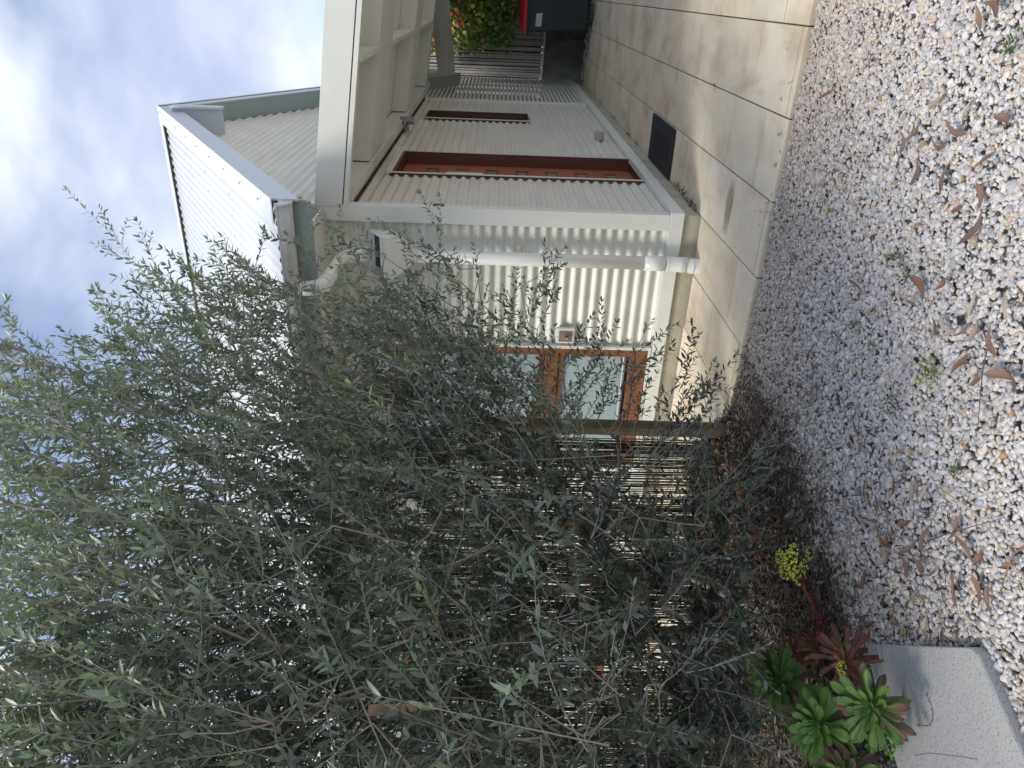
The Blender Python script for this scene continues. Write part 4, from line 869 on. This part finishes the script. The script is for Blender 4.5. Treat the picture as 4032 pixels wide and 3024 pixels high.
# tall flowering stalk
pf = Vector(gp(3130, 2215, .19)); pb = Vector(gp(3262, 2490, .03)); e = empty('flowering_succulent', tuple(pb)); tag(e, 'leaning purple red succulent stalk topped with a cluster of yellow flowers', 'succulent')
top = pf-pb; m = MB(); pts = [Vector((0, 0, -.04)), top*.3+Vector((.012, -.01, .02)), top*.6+Vector((.012, -.008, .02)), top*.88+Vector((.004, 0, 0)), top]
m.tube(pts, .0075, 8, r2=.005); m.build('stalk', mat('red_stalk', (.16, .035, .035), .5), e, smooth=True)
V, F, C = [], [], []; rg = np.random.default_rng(5)
for i in range(26):
    t = .02+.85*i/26; p = np.array(top)*t; a = i*2.4; d = np.array([math.cos(a), math.sin(a), .25+.4*rg.random()])-np.array(top)*.4; L0 = .085*(1-.55*t)*rg.uniform(.8, 1.2)
    cA = np.array([.16, .10, .05]) if rg.random() < .45 else np.array([.15, .05, .06]); cB = np.array([.20, .03, .035]) if rg.random() < .4 else np.array([.13, .08, .06])
    v, f, c = spoon(p, d, (0.02, .01, 1), L0, L0*.24, -.12, cA, cB); b = len(V); V += [tuple(x) for x in v]; F += [tuple(k+b for k in ff) for ff in f]; C += [(*x, 1) for x in c]
mk('stalk_leaf', V, F, M_['succ'], e, smooth=True, col=C)['kind'] = 'stuff'
for i, (dx, dy, dz, r, n_) in enumerate([(0, .0, 0.01, .046, 80), (-.055, .02, .012, .040, 64), (.035, .025, -.002, .034, 46), (-.03, -.040, -.004, .034, 46), (.065, -.025, -.035, .024, 26), (-.02, .05, .03, .034, 44), (.02, -.045, -.02, .028, 34)]):
    bells(e, tuple(top+Vector((dx, dy, dz))), r, n_, 20+i, flat=.6)
for i, (X, Y, z, lb) in enumerate([(3110, 2552, .12, 'small red succulent with a green yellow bud cluster beside the farthest rosette'), (3322, 2622, .16, 'small succulent with a dense yellow green bud cluster between the red leaves and the slab')]):
    p = Vector(gp(X, Y, z)); e = empty('budding_succulent', (p.x, p.y+.03, -.02)); tag(e, lb, 'succulent', 'budding succulents')
    loc = p-Vector(e.location); rosette(e, tuple(loc-Vector((0, 0, .012))), (.1, -.4, .9), .062, 22, green=(.20, .14, .05), outer=(.15, .07, .04), tip=(.25, .03, .04), red=1.0, seed=30+i, wid=.24)
    bells(e, tuple(loc+Vector((0, -.008, .004))), .026, 46, 40+i, 'flower_bud', .7); m = MB(); m.tube([(0, 0, 0), tuple(loc)], .006, 6); m.build('stem', M_['succ_stem'], e)
# small round leaved plant on the slab corner
for X, Y, n_, s, lb in ((3508, 2925, 44, .05, 'small bright green round leaved plant at the slab corner'), (3435, 2915, 14, .028, 'smallest round leaved seedling beside the slab corner plant')):
    p = gp(X, Y, .05); e = empty('ground_cover_plant', tuple(p)); tag(e, lb, 'plant'); rg = np.random.default_rng(n_); a = rg.uniform(0, 6.28, n_); r = s*np.sqrt(rg.random(n_))
    P = np.stack([np.cos(a)*r, np.sin(a)*r*.8, .02-(r/s)*.03+rg.uniform(0, .01, n_)], 1); T = np.stack([np.cos(a), np.sin(a), .3*np.ones(n_)], 1)+rg.normal(0, .35, (n_, 3)); L_ = rg.uniform(.016, .026, n_)
    Vv, Ff = blades(P, T, np.tile([0, -.3, 1.], (n_, 1))+rg.normal(0, .25, (n_, 3)), L_, L_*.85, .25, .1); c = np.array([.16, .34, .08])*rg.uniform(.6, 1.3, (n_, 1))
    mk('leaves', Vv, Ff, M_['weed'], e, col=np.repeat(np.concatenate([c, np.ones((n_, 1))], 1), 8, 0)); m = MB()
    for i in range(6): m.tube([(0, 0, -.06), tuple(P[i])], .0015, 5)
    m.build('stem', M_['wstem'], e)

# ------------------------------------------------------------------ brush fence with posts
FL = [Vector((-2.20, 3.67, 0)), Vector((-2.72, 3.44, 0)), Vector((-3.14, 2.98, 0)), Vector((-3.75, 2.35, 0)), Vector((-4.5, 1.7, 0)), Vector((-5.3, 1.0, 0))]
cum = [0]
for i in range(len(FL)-1): cum.append(cum[-1]+(FL[i+1]-FL[i]).length)
def fl(s):
    i = max(j for j in range(len(FL)-1) if cum[j] <= s+1e-9); return FL[i].lerp(FL[i+1], (s-cum[i])/(cum[i+1]-cum[i])), (FL[i+1]-FL[i]).normalized()
bf = empty('brush_fence', tuple(FL[1])); tag(bf, 'brown brushwood reed screen on wires behind the olive tree', 'fence')
def bfp(o): o.parent = bf; o.matrix_parent_inverse = Matrix.Translation(-FL[1]); return o
V, F = [], []; s = .10; end = cum[-1]; m = MB()
rs = np.random.default_rng(3)
while s < end-.02:
    p, d = fl(s); nrm_ = Vector((-d.y, d.x, 0)); dens = .62+.35*math.sin(s*6.1)+.25*math.sin(s*17)
    z0 = .15+rs.uniform(-.03, .03); z1 = 1.70+rs.uniform(-.05, .14)
    off = nrm_*rs.uniform(-.010, .012)+nrm_*-.0; a = p+off; lean = d*rs.normal(0, .010); b = p+off+lean
    k = 5; pts = [Vector((a.x, a.y, z0)).lerp(Vector((b.x, b.y, z1)), j/(k-1))+d*rs.normal(0, .0022)+nrm_*rs.normal(0, .003) for j in range(k)]
    r = rs.uniform(.0022, .0042); m.tube(pts, r, 4, cap=False)
    openz = any(a_ < s < b_ for a_, b_ in ((.27, .50), (.66, .76), (1.12, 1.52), (2.15, 2.4)))
    s += r*2+(rs.choice([.0003, .001, .004, .0075], p=[.40, .25, .22, .13]) if openz else rs.choice([-.0030, -.0015, .0030], p=[.55, .42, .03]))
o = bfp(m.build('reed', noisy('brush_reed', (.018, .013, .010), (.05, .035, .025), 30, .9))); o['kind'] = 'stuff'
# second, sparser layer
m = MB(); s = .3
while s < end-.02:
    p, d = fl(s); nrm_ = Vector((-d.y, d.x, 0)); a = p-nrm_*rs.uniform(.014, .03)*-1; z0 = .2+rs.uniform(-.05, .9); z1 = z0+rs.uniform(.4, 1.1)
    m.tube([(a.x, a.y, z0), (a.x+rs.normal(0, .02), a.y+rs.normal(0, .02), min(z1, 1.85))], .0022, 4, cap=False); s += rs.uniform(.003, .014)
o = bfp(m.build('broken_reed', bpy.data.materials['brush_reed'])); o['kind'] = 'stuff'
m = MB()
for z in (.30, .62, .95, 1.28, 1.60): 
    for i in range(len(FL)-1): m.tube([tuple(FL[i]+Vector((0, -.012, z))), tuple(FL[i+1]+Vector((0, -.012, z)))], .0016, 4)
bfp(m.build('wire', M_['metal']))
# chicken wire in the opening beside the first post
m = MB(); hx = .022
for r in range(0, 62):
    for c in range(-1, 13):
        u = .04+c*hx*1.732+(r % 2)*hx*.866; z = .14+r*hx*1.5
        if u < .03 or u > .30: continue
        def q(uu, zz): pp, _ = fl(max(0, uu)); return (pp.x, pp.y-.016, zz)
        for (a1, b1, a2, b2) in ((0, hx, hx*.866, hx*.5), (hx*.866, hx*.5, hx*.866, -hx*.5), (0, hx, -hx*.866, hx*.5)): m.tube([q(u+a1, z+b1), q(u+a2, z+b2)], .0006, 3, cap=False)
bfp(m.build('chicken_wire', M_['metal']))
M_['post'] = noisy('weathered_round_post', (.065, .055, .035), (.15, .12, .075), 8, .9, stretch=(4, 4, .8), bump=.4)
for i, (x, y, h, r, lb) in enumerate([(-2.195, 3.60, 1.62, .047, 'round timber fence post at the end nearest the window'), (-2.71, 3.385, 1.7, .045, 'second round timber fence post, in front of the bright reed gap'), (-3.09, 2.90, 1.7, .045, 'third round timber fence post, low behind the succulents'), (-3.70, 2.28, 1.7, .045, 'round timber fence post deep in the olive shade at the far left')]):
    m = MB(); m.tube([(0, 0, -.05), (.003, .002, h*.5), (.006, 0, h)], r, 14, r2=r*.93); o = m.build('fence_post', M_['post'], smooth=False); o.location = (x, y, 0); tag(o, lb, 'post', 'round posts of the brush fence')

# ------------------------------------------------------------------ olive tree
rg = np.random.default_rng(21)
DENSE = [(-170, 1600), (-60, 1290), (130, 1400), (330, 1470), (480, 1400), (600, 1190), (760, 1120), (900, 1150), (1000, 1090), (1100, 1110), (1250, 1140), (1400, 1200), (1550, 1260), (1700, 1300), (1850, 1340), (1980, 1390), (2080, 1490), (2150, 1600), (2250, 1760), (2450, 1950), (2560, 1960), (2760, 1880), (2900, 1960), (2940, 2250), (2900, 2500), (2880, 3250), (-120, 3350), (-60, 3050), (-160, 2900), (-140, 2620), (90, 2520), (60, 2380), (-150, 2300), (-190, 1950)]
def pt3(X, Y, d):
    "point at horizontal distance d in the direction seen at (X, Y)"
    r = (1512-Y)*CR+(2016-X)*CU+CAMP['f']*CF; return np.array([0, 0, CAMP['h']])+r*d/math.hypot(r[0], r[1])
def dmean(Y): return np.interp(Y, [700, 1200, 2000, 3000, 3400], [4.15, 3.95, 3.35, 2.85, 2.7])
T3 = []
while len(T3) < 4500:
    X = rg.uniform(-420, 2940); Y = rg.uniform(1000, 3350)
    if not inpoly(np.array(X), np.array(Y), DENSE): continue
    pr = np.interp(X, [-200, 0, 350, 1500, 2000, 2400, 2880], [.35, .55, .95, 1, .85, .62, .60])
    if rg.random() > pr: continue
    dm = dmean(Y)+np.interp(X, [-400, 1000, 1800, 2400], [-.16, -.16, .06, .16])*np.clip((Y-1500)/700, 0, 1); d = np.clip(dm+rg.normal(0, .34), dm-.75, dm+.55)
    p = pt3(X, Y, d)
    if X > 2600: p = pt3(X, Y, min(d+.15, dmean(Y)+.2))
    if p[1] > 4.15 or p[2] < .03 or (p[2] < 1.9 and p[1] > 3.75+(p[0]+2.2)*.5 and p[0] > -3.0): continue
    T3.append(p)
SPRIG = [(1180, 930), (1330, 880), (1500, 960), (1760, 930), (1960, 1040), (2000, 1300), (2150, 1340), (2160, 1640), (2000, 1500), (1500, 1250), (1200, 1060)]
k = 0
while k < 75:
    X = rg.uniform(1180, 2160); Y = rg.uniform(880, 1640)
    if not inpoly(np.array(X), np.array(Y), SPRIG) or rg.random() > np.interp(Y, [880, 1050, 1200, 1640], [.12, .45, 1, 1]): continue
    T3.append(pt3(X, Y, rg.uniform(3.75, 4.15))); k += 1
k = 0
while k < 150:
    X = rg.uniform(1500, 2250); Y = rg.uniform(1330, 1900)
    if not inpoly(np.array(X), np.array(Y), DENSE): continue
    T3.append(pt3(X, Y, rg.uniform(3.2, 3.85))); k += 1
for k in range(620): T3.append(np.array([rg.uniform(-3.7, -2.5), rg.uniform(.1, 1.7), rg.uniform(1.2, 3.0)]))   # unseen crown past the left of the view, added to shade the bed
T3 = np.array(T3)
roots = [np.array([-2.55, 2.95, -.02]), np.array([-2.75, 2.75, -.02])]
fork = np.array([-2.62, 2.87, .35])
# extra sparse branch ends toward the right, each with its own shoot direction
HERO = [((640, 1180), (300, 725), 4.05, 4.0), ((560, 1050), (352, 960), 4.05, 4.0), ((620, 1090), (545, 870), 4.05, 4.0), ((800, 1120), (680, 1000), 4.0, 3.95), ((480, 1420), (378, 1130), 3.9, 3.9), ((760, 1250), (520, 1225), 3.95, 3.9), ((420, 1450), (250, 1280), 3.8, 3.75), ((250, 1450), (30, 1210), 3.7, 3.6), ((150, 1500), (-40, 1310), 3.6, 3.6),
 ((1000, 1160), (850, 960), 4.0, 4.0), ((1120, 1150), (905, 955), 4.05, 4.0), ((1000, 1060), (1040, 900), 4.0, 3.95), ((900, 1250), (840, 1100), 3.9, 3.9), ((1190, 1120), (1190, 800), 4.05, 4.1), ((1330, 1120), (1345, 815), 4.1, 4.1), ((1240, 1100), (1290, 920), 4.0, 4.0), ((1420, 1200), (1385, 960), 4.0, 4.0),
 ((1700, 1260), (1735, 765), 4.05, 4.15), ((1600, 1250), (1625, 930), 4.0, 4.05), ((1560, 1200), (1700, 960), 3.95, 4.0), ((1800, 1300), (1820, 1020), 4.0, 4.0), ((1850, 1300), (1910, 1120), 3.95, 3.95), ((1760, 1330), (1650, 1060), 3.9, 3.9), ((1980, 1420), (2030, 1060), 3.9, 3.95), ((2080, 1280), (2150, 950), 3.9, 4.0), ((2100, 1100), (2235, 975), 3.9, 3.9), ((2020, 1300), (2010, 1090), 3.9, 3.9),
 ((2100, 1560), (2210, 1200), 3.85, 3.9), ((2200, 1450), (2340, 1230), 3.8, 3.8), ((2250, 1600), (2440, 1200), 3.8, 3.85), ((2350, 1500), (2650, 1235), 3.7, 3.8), ((2300, 1650), (2460, 1340), 3.7, 3.7), ((2430, 1700), (2560, 1390), 3.6, 3.6), ((2500, 1780), (2850, 1300), 3.4, 3.45), ((2600, 1750), (2770, 1380), 3.4, 3.4), ((2650, 1830), (2870, 1440), 3.3, 3.3), ((2550, 1850), (2790, 1560), 3.3, 3.3), ((2150, 1700), (2330, 1400), 3.6, 3.6),
 ((2680, 1900), (2800, 1650), 3.2, 3.2), ((2800, 1950), (3120, 1640), 3.1, 2.95), ((2850, 1950), (3060, 1720), 3.1, 3.0), ((2750, 2000), (2960, 1800), 3.1, 3.0), ((2900, 2000), (3030, 1830), 3.05, 2.95), ((1400, 2750), (1300, 2450), 2.5, 2.3), ((1750, 2900), (1650, 2500), 2.4, 2.2), ((1900, 2500), (1350, 1980), 2.6, 2.5), ((1700, 2450), (1900, 1890), 2.6, 2.55), ((2000, 2900), (1800, 2300), 2.4, 2.3),
 ((2300, 2900), (2500, 2300), 2.4, 2.3), ((2050, 2400), (2350, 2480), 2.5, 2.4), ((2600, 2700), (2900, 2420), 2.6, 2.5), ((2700, 2650), (3050, 2560), 2.6, 2.5), ((2500, 2500), (2780, 2200), 2.7, 2.6), ((1100, 2200), (1000, 1800), 2.9, 2.9), ((800, 2400), (600, 2000), 2.8, 2.8), ((300, 2300), (100, 1900), 3.0, 3.0), ((500, 2900), (250, 2500), 2.6, 2.6), ((2650, 2250), (2880, 2150), 2.9, 2.8), ((2300, 2150), (2600, 1900), 3.0, 3.0)]
HERO += [((a[0]+rg.uniform(-60, 60), a[1]+rg.uniform(-20, 60)), (b[0]+rg.uniform(-90, 60), b[1]+rg.uniform(30, 190)), da, db) for (a, b, da, db) in HERO if a[0] > 2050 and a[1] < 2050 for _ in (0, 1)]
HB = np.array([pt3(a[0], a[1], da) for a, b, da, db in HERO])
nodes = [roots[0], fork]; par = [-1, 0]; nodes.append(roots[1]); par.append(1)
# main limbs fan upward from the fork
for k in range(13):
    X = rg.uniform(200, 1900); Y = 1150+k*160+rg.uniform(-60, 60); tip = pt3(X, min(Y, 3250), dmean(Y)+rg.normal(0, .15)); prev = 1; st = nodes[1]
    for j in range(1, 12):
        t = j/11; c = st+(tip-st)*t+np.array([0, 0, .22*math.sin(math.pi*t)*(1-t)])+rg.normal(0, .012, 3); nodes.append(c); par.append(prev); prev = len(nodes)-1
allT = np.concatenate([T3, HB]); order = np.argsort(np.linalg.norm(allT-fork, axis=1)); idx_of = {}
NA = np.zeros((len(nodes)+len(allT)*3, 3)); NA[:len(nodes)] = nodes; cnt = len(nodes); RD = np.linalg.norm(NA[:cnt]-fork, axis=1).tolist()
for ti in order:
    p = allT[ti]; D_ = p-NA[:cnt]; dist = np.linalg.norm(D_, axis=1); rd = np.array(RD); outd = NA[:cnt]-fork; cosang = np.einsum('ij,ij->i', D_, outd)/(dist*np.maximum(rd, .05)+1e-9)
    cost = dist*(1.5-np.clip(cosang, -1, 1)*.75)+(rd >= np.linalg.norm(p-fork))*.5; cost[0] = 9; cost[2] = 9
    b = int(np.argmin(cost)); a0 = NA[b]; seg = dist[b]; k = min(3, max(1, int(seg/.12))); prev = b
    for j in range(1, k+1):
        t = j/k; c = a0+(p-a0)*t+(rg.normal(0, .010, 3) if j < k else 0)+np.array([0, 0, -.05*seg*math.sin(math.pi*t)])
        if cnt >= len(NA): NA = np.concatenate([NA, np.zeros((2000, 3))])
        NA[cnt] = c; par.append(prev); RD.append(float(np.linalg.norm(c-fork))); prev = cnt; cnt += 1
    idx_of[int(ti)] = prev
NA = NA[:cnt]; par = np.array(par)
load = np.zeros(cnt)
for i in idx_of.values(): load[i] += 1
# accumulate loads toward the root (children always come later, except the second stem)
for i in range(cnt-1, 0, -1):
    if i == 2: continue
    load[par[i]] += load[i]
rad = .0013+.0006*np.sqrt(np.maximum(load, .5)); rad = np.minimum(rad, .022); rad[0] = .026; rad[1] = .024; rad[2] = .022
def tubes(A, B, ra, rb, ns=5):
    T = B-A; T /= np.linalg.norm(T, axis=1, keepdims=True)+1e-9; ref = np.where(np.abs(T[:, 2:3]) > .9, np.array([[1., 0, 0]]), np.array([[0, 0, 1.]])); S = np.cross(T, ref); S /= np.linalg.norm(S, axis=1, keepdims=True); U = np.cross(T, S)
    a = np.arange(ns)*2*math.pi/ns; ring = S[:, None, :]*np.cos(a)[None, :, None]+U[:, None, :]*np.sin(a)[None, :, None]
    V = np.concatenate([A[:, None]+ring*ra[:, None, None], B[:, None]+ring*rb[:, None, None]], 1); n = len(A); j = np.arange(ns); f = np.stack([j, (j+1) % ns, (j+1) % ns+ns, j+ns], 1)
    return V.reshape(-1, 3), (np.arange(n)[:, None, None]*2*ns+f[None]).reshape(-1, 4)
ids = np.array([i for i in range(1, cnt)]); V, F = tubes(NA[par[ids]], NA[ids], np.minimum(rad[par[ids]], rad[ids]*1.6), rad[ids], 6)
olive = empty('olive_tree', tuple(roots[0])); tag(olive, 'large bushy grey green olive tree spreading in front of the brush fence and house wall', 'tree')
def op(o): o.parent = olive; o.matrix_parent_inverse = Matrix.Translation(-Vector(roots[0])); return o
op(mk('trunk', V, F, noisy('olive_bark', (.19, .165, .14), (.33, .29, .25), 25, .9), smooth=True))
# shoots with paired leaves
SA, SB, SR = [], [], []; LP, LT, LN, LL, LC = [], [], [], [], []
def shoot(p0, d0, length, lean, lc, sp=.020, lsz=.046):
    n = max(4, int(length/sp)); d = d0/np.linalg.norm(d0); p = p0.copy(); a0 = rg.uniform(0, 6.28); base = rg.uniform(.6, 1.25)*lc*float(np.interp(p0[2], [.9, 1.9], [.42, .95]))  # lower leaves tinted darker: shade of the crown painted into their colour
    for i in range(n):
        q = p+d*sp; SA.append(p); SB.append(q); SR.append(.0020*(1-i/n*.7)); t = i/n
        s1 = np.cross(d, [0.3, .2, 1.0]); s1 /= np.linalg.norm(s1)+1e-9; s2 = np.cross(d, s1)
        if i > 0:
            for sgn in (1, -1):
                if rg.random() < .13: continue
                a = a0+i*1.5708+rg.normal(0, .35); side = (s1*math.cos(a)+s2*math.sin(a))*sgn; op_ = rg.uniform(.75, 1.5)
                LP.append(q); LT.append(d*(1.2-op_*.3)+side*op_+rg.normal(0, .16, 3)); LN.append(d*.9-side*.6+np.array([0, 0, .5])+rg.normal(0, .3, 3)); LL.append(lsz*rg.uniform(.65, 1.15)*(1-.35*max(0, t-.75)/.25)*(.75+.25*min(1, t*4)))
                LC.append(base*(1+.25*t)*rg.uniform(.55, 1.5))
        p = q; d = d+lean*.06+rg.normal(0, .045, 3); d /= np.linalg.norm(d)
    for k in range(2): LP.append(p); LT.append(d+rg.normal(0, .25, 3)); LN.append(rg.normal(0, 1, 3)); LL.append(lsz*.7); LC.append(base*1.3)
g0 = np.array([.122, .150, .120])
for ti, ni in idx_of.items():
    p = NA[ni]; outd = p-np.array([-2.6, 2.9, .9]); outd /= np.linalg.norm(outd)
    if ti >= len(T3):
        a, b, da, db = HERO[ti-len(T3)]; tgt = pt3(b[0], b[1], db); L0 = np.linalg.norm(tgt-p); shoot(p, tgt-p+np.array([0, 0, -.1*L0]), L0*1.0, np.array([0, 0, .25]), g0*1.05, .023, .047)
        # side shoots
        for k in range(2):
            t = rg.uniform(.25, .6); q = p+(tgt-p)*t; sd = rg.normal(0, 1, 3); sd -= 0; dd0 = (tgt-p)/L0+sd*.45; shoot(q, dd0, L0*rg.uniform(.2, .38), np.zeros(3), g0, .020, .038)
        continue
    bright = rg.random() < .05; lc = g0*(1.9 if bright else 1.0)*np.array([1.1, 1.1, .7] if bright else [1, 1, 1])
    low = p[2] < 1.0; L0 = rg.uniform(.16, .36)*(0.9 if low else 1.0)
    d = outd*.55+np.array([.10, -.12, .35 if not low else .1])+rg.normal(0, .50, 3)
    shoot(p, d, L0, np.array([0, -.1, .25]), lc, .0215, .051)
# long straight whippy stems, sparsely leaved
for k in range(120):
    X = rg.uniform(500, 2500); Y = rg.uniform(1500, 3050); d_ = dmean(Y)-rg.uniform(.15, .5); p = pt3(X, Y, d_)
    if p[2] < .4: continue
    ln = rg.uniform(.35, .85); d = np.array([rg.normal(.25, .45), rg.normal(-.05, .25), rg.uniform(.1, 1)]); d /= np.linalg.norm(d); lean = rg.normal(0, .25, 3)+np.array([0, 0, .1]); n = int(ln/.03)
    for i in range(n):
        q = p+d*.03; SA.append(p); SB.append(q); SR.append(.0030*(1-i/n*.75)); d = d+lean*.05; d /= np.linalg.norm(d); p = q
        if i > n*.35 and rg.random() < .75:
            s1 = np.cross(d, rg.normal(0, 1, 3)); s1 /= np.linalg.norm(s1)
            for sg in (1, -1): LP.append(q); LT.append(d+s1*sg*.9+rg.normal(0, .15, 3)); LN.append(d*.8-s1*sg*.6+np.array([0, -.3, .5])); LL.append(rg.uniform(.035, .062)); LC.append(g0*rg.uniform(.9, 1.9))
LP, LT, LN, LL, LC = map(np.array, (LP, LT, LN, LL, LC)); print('leaves', len(LP), 'nodes', cnt)
V, F = blades(LP, LT, LN, LL, LL*rg.uniform(.22, .32, len(LL)), .22, .10)
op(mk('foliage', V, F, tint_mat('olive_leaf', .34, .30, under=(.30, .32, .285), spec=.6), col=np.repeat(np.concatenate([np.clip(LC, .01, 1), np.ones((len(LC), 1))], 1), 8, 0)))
V, F = tubes(np.array(SA), np.array(SB), np.array(SR), np.array(SR)*.95, 4)
op(mk('twigs', V, F, mat('olive_twig', (.36, .33, .28), .8), smooth=True))
# strip of bark hanging in the olive
m = MB(); a, b = Vector(pt3(1450, 2800, 2.35)), Vector(pt3(1740, 2780, 2.38)); s = (b-a).cross(Vector(CF)).normalized()*.016
m.hexa([a-s, a+s, b+s*.4, b-s*.4, a-s+Vector((0, .004, 0)), a+s+Vector((0, .004, 0)), b+s*.4+Vector((0, .004, 0)), b-s*.4+Vector((0, .004, 0))]); o = m.build('bark_strip', noisy('peeled_bark', (.22, .12, .075), (.42, .30, .22), 20, .8)); tag(o, 'peeled brown bark strip caught in the olive branches', 'bark')
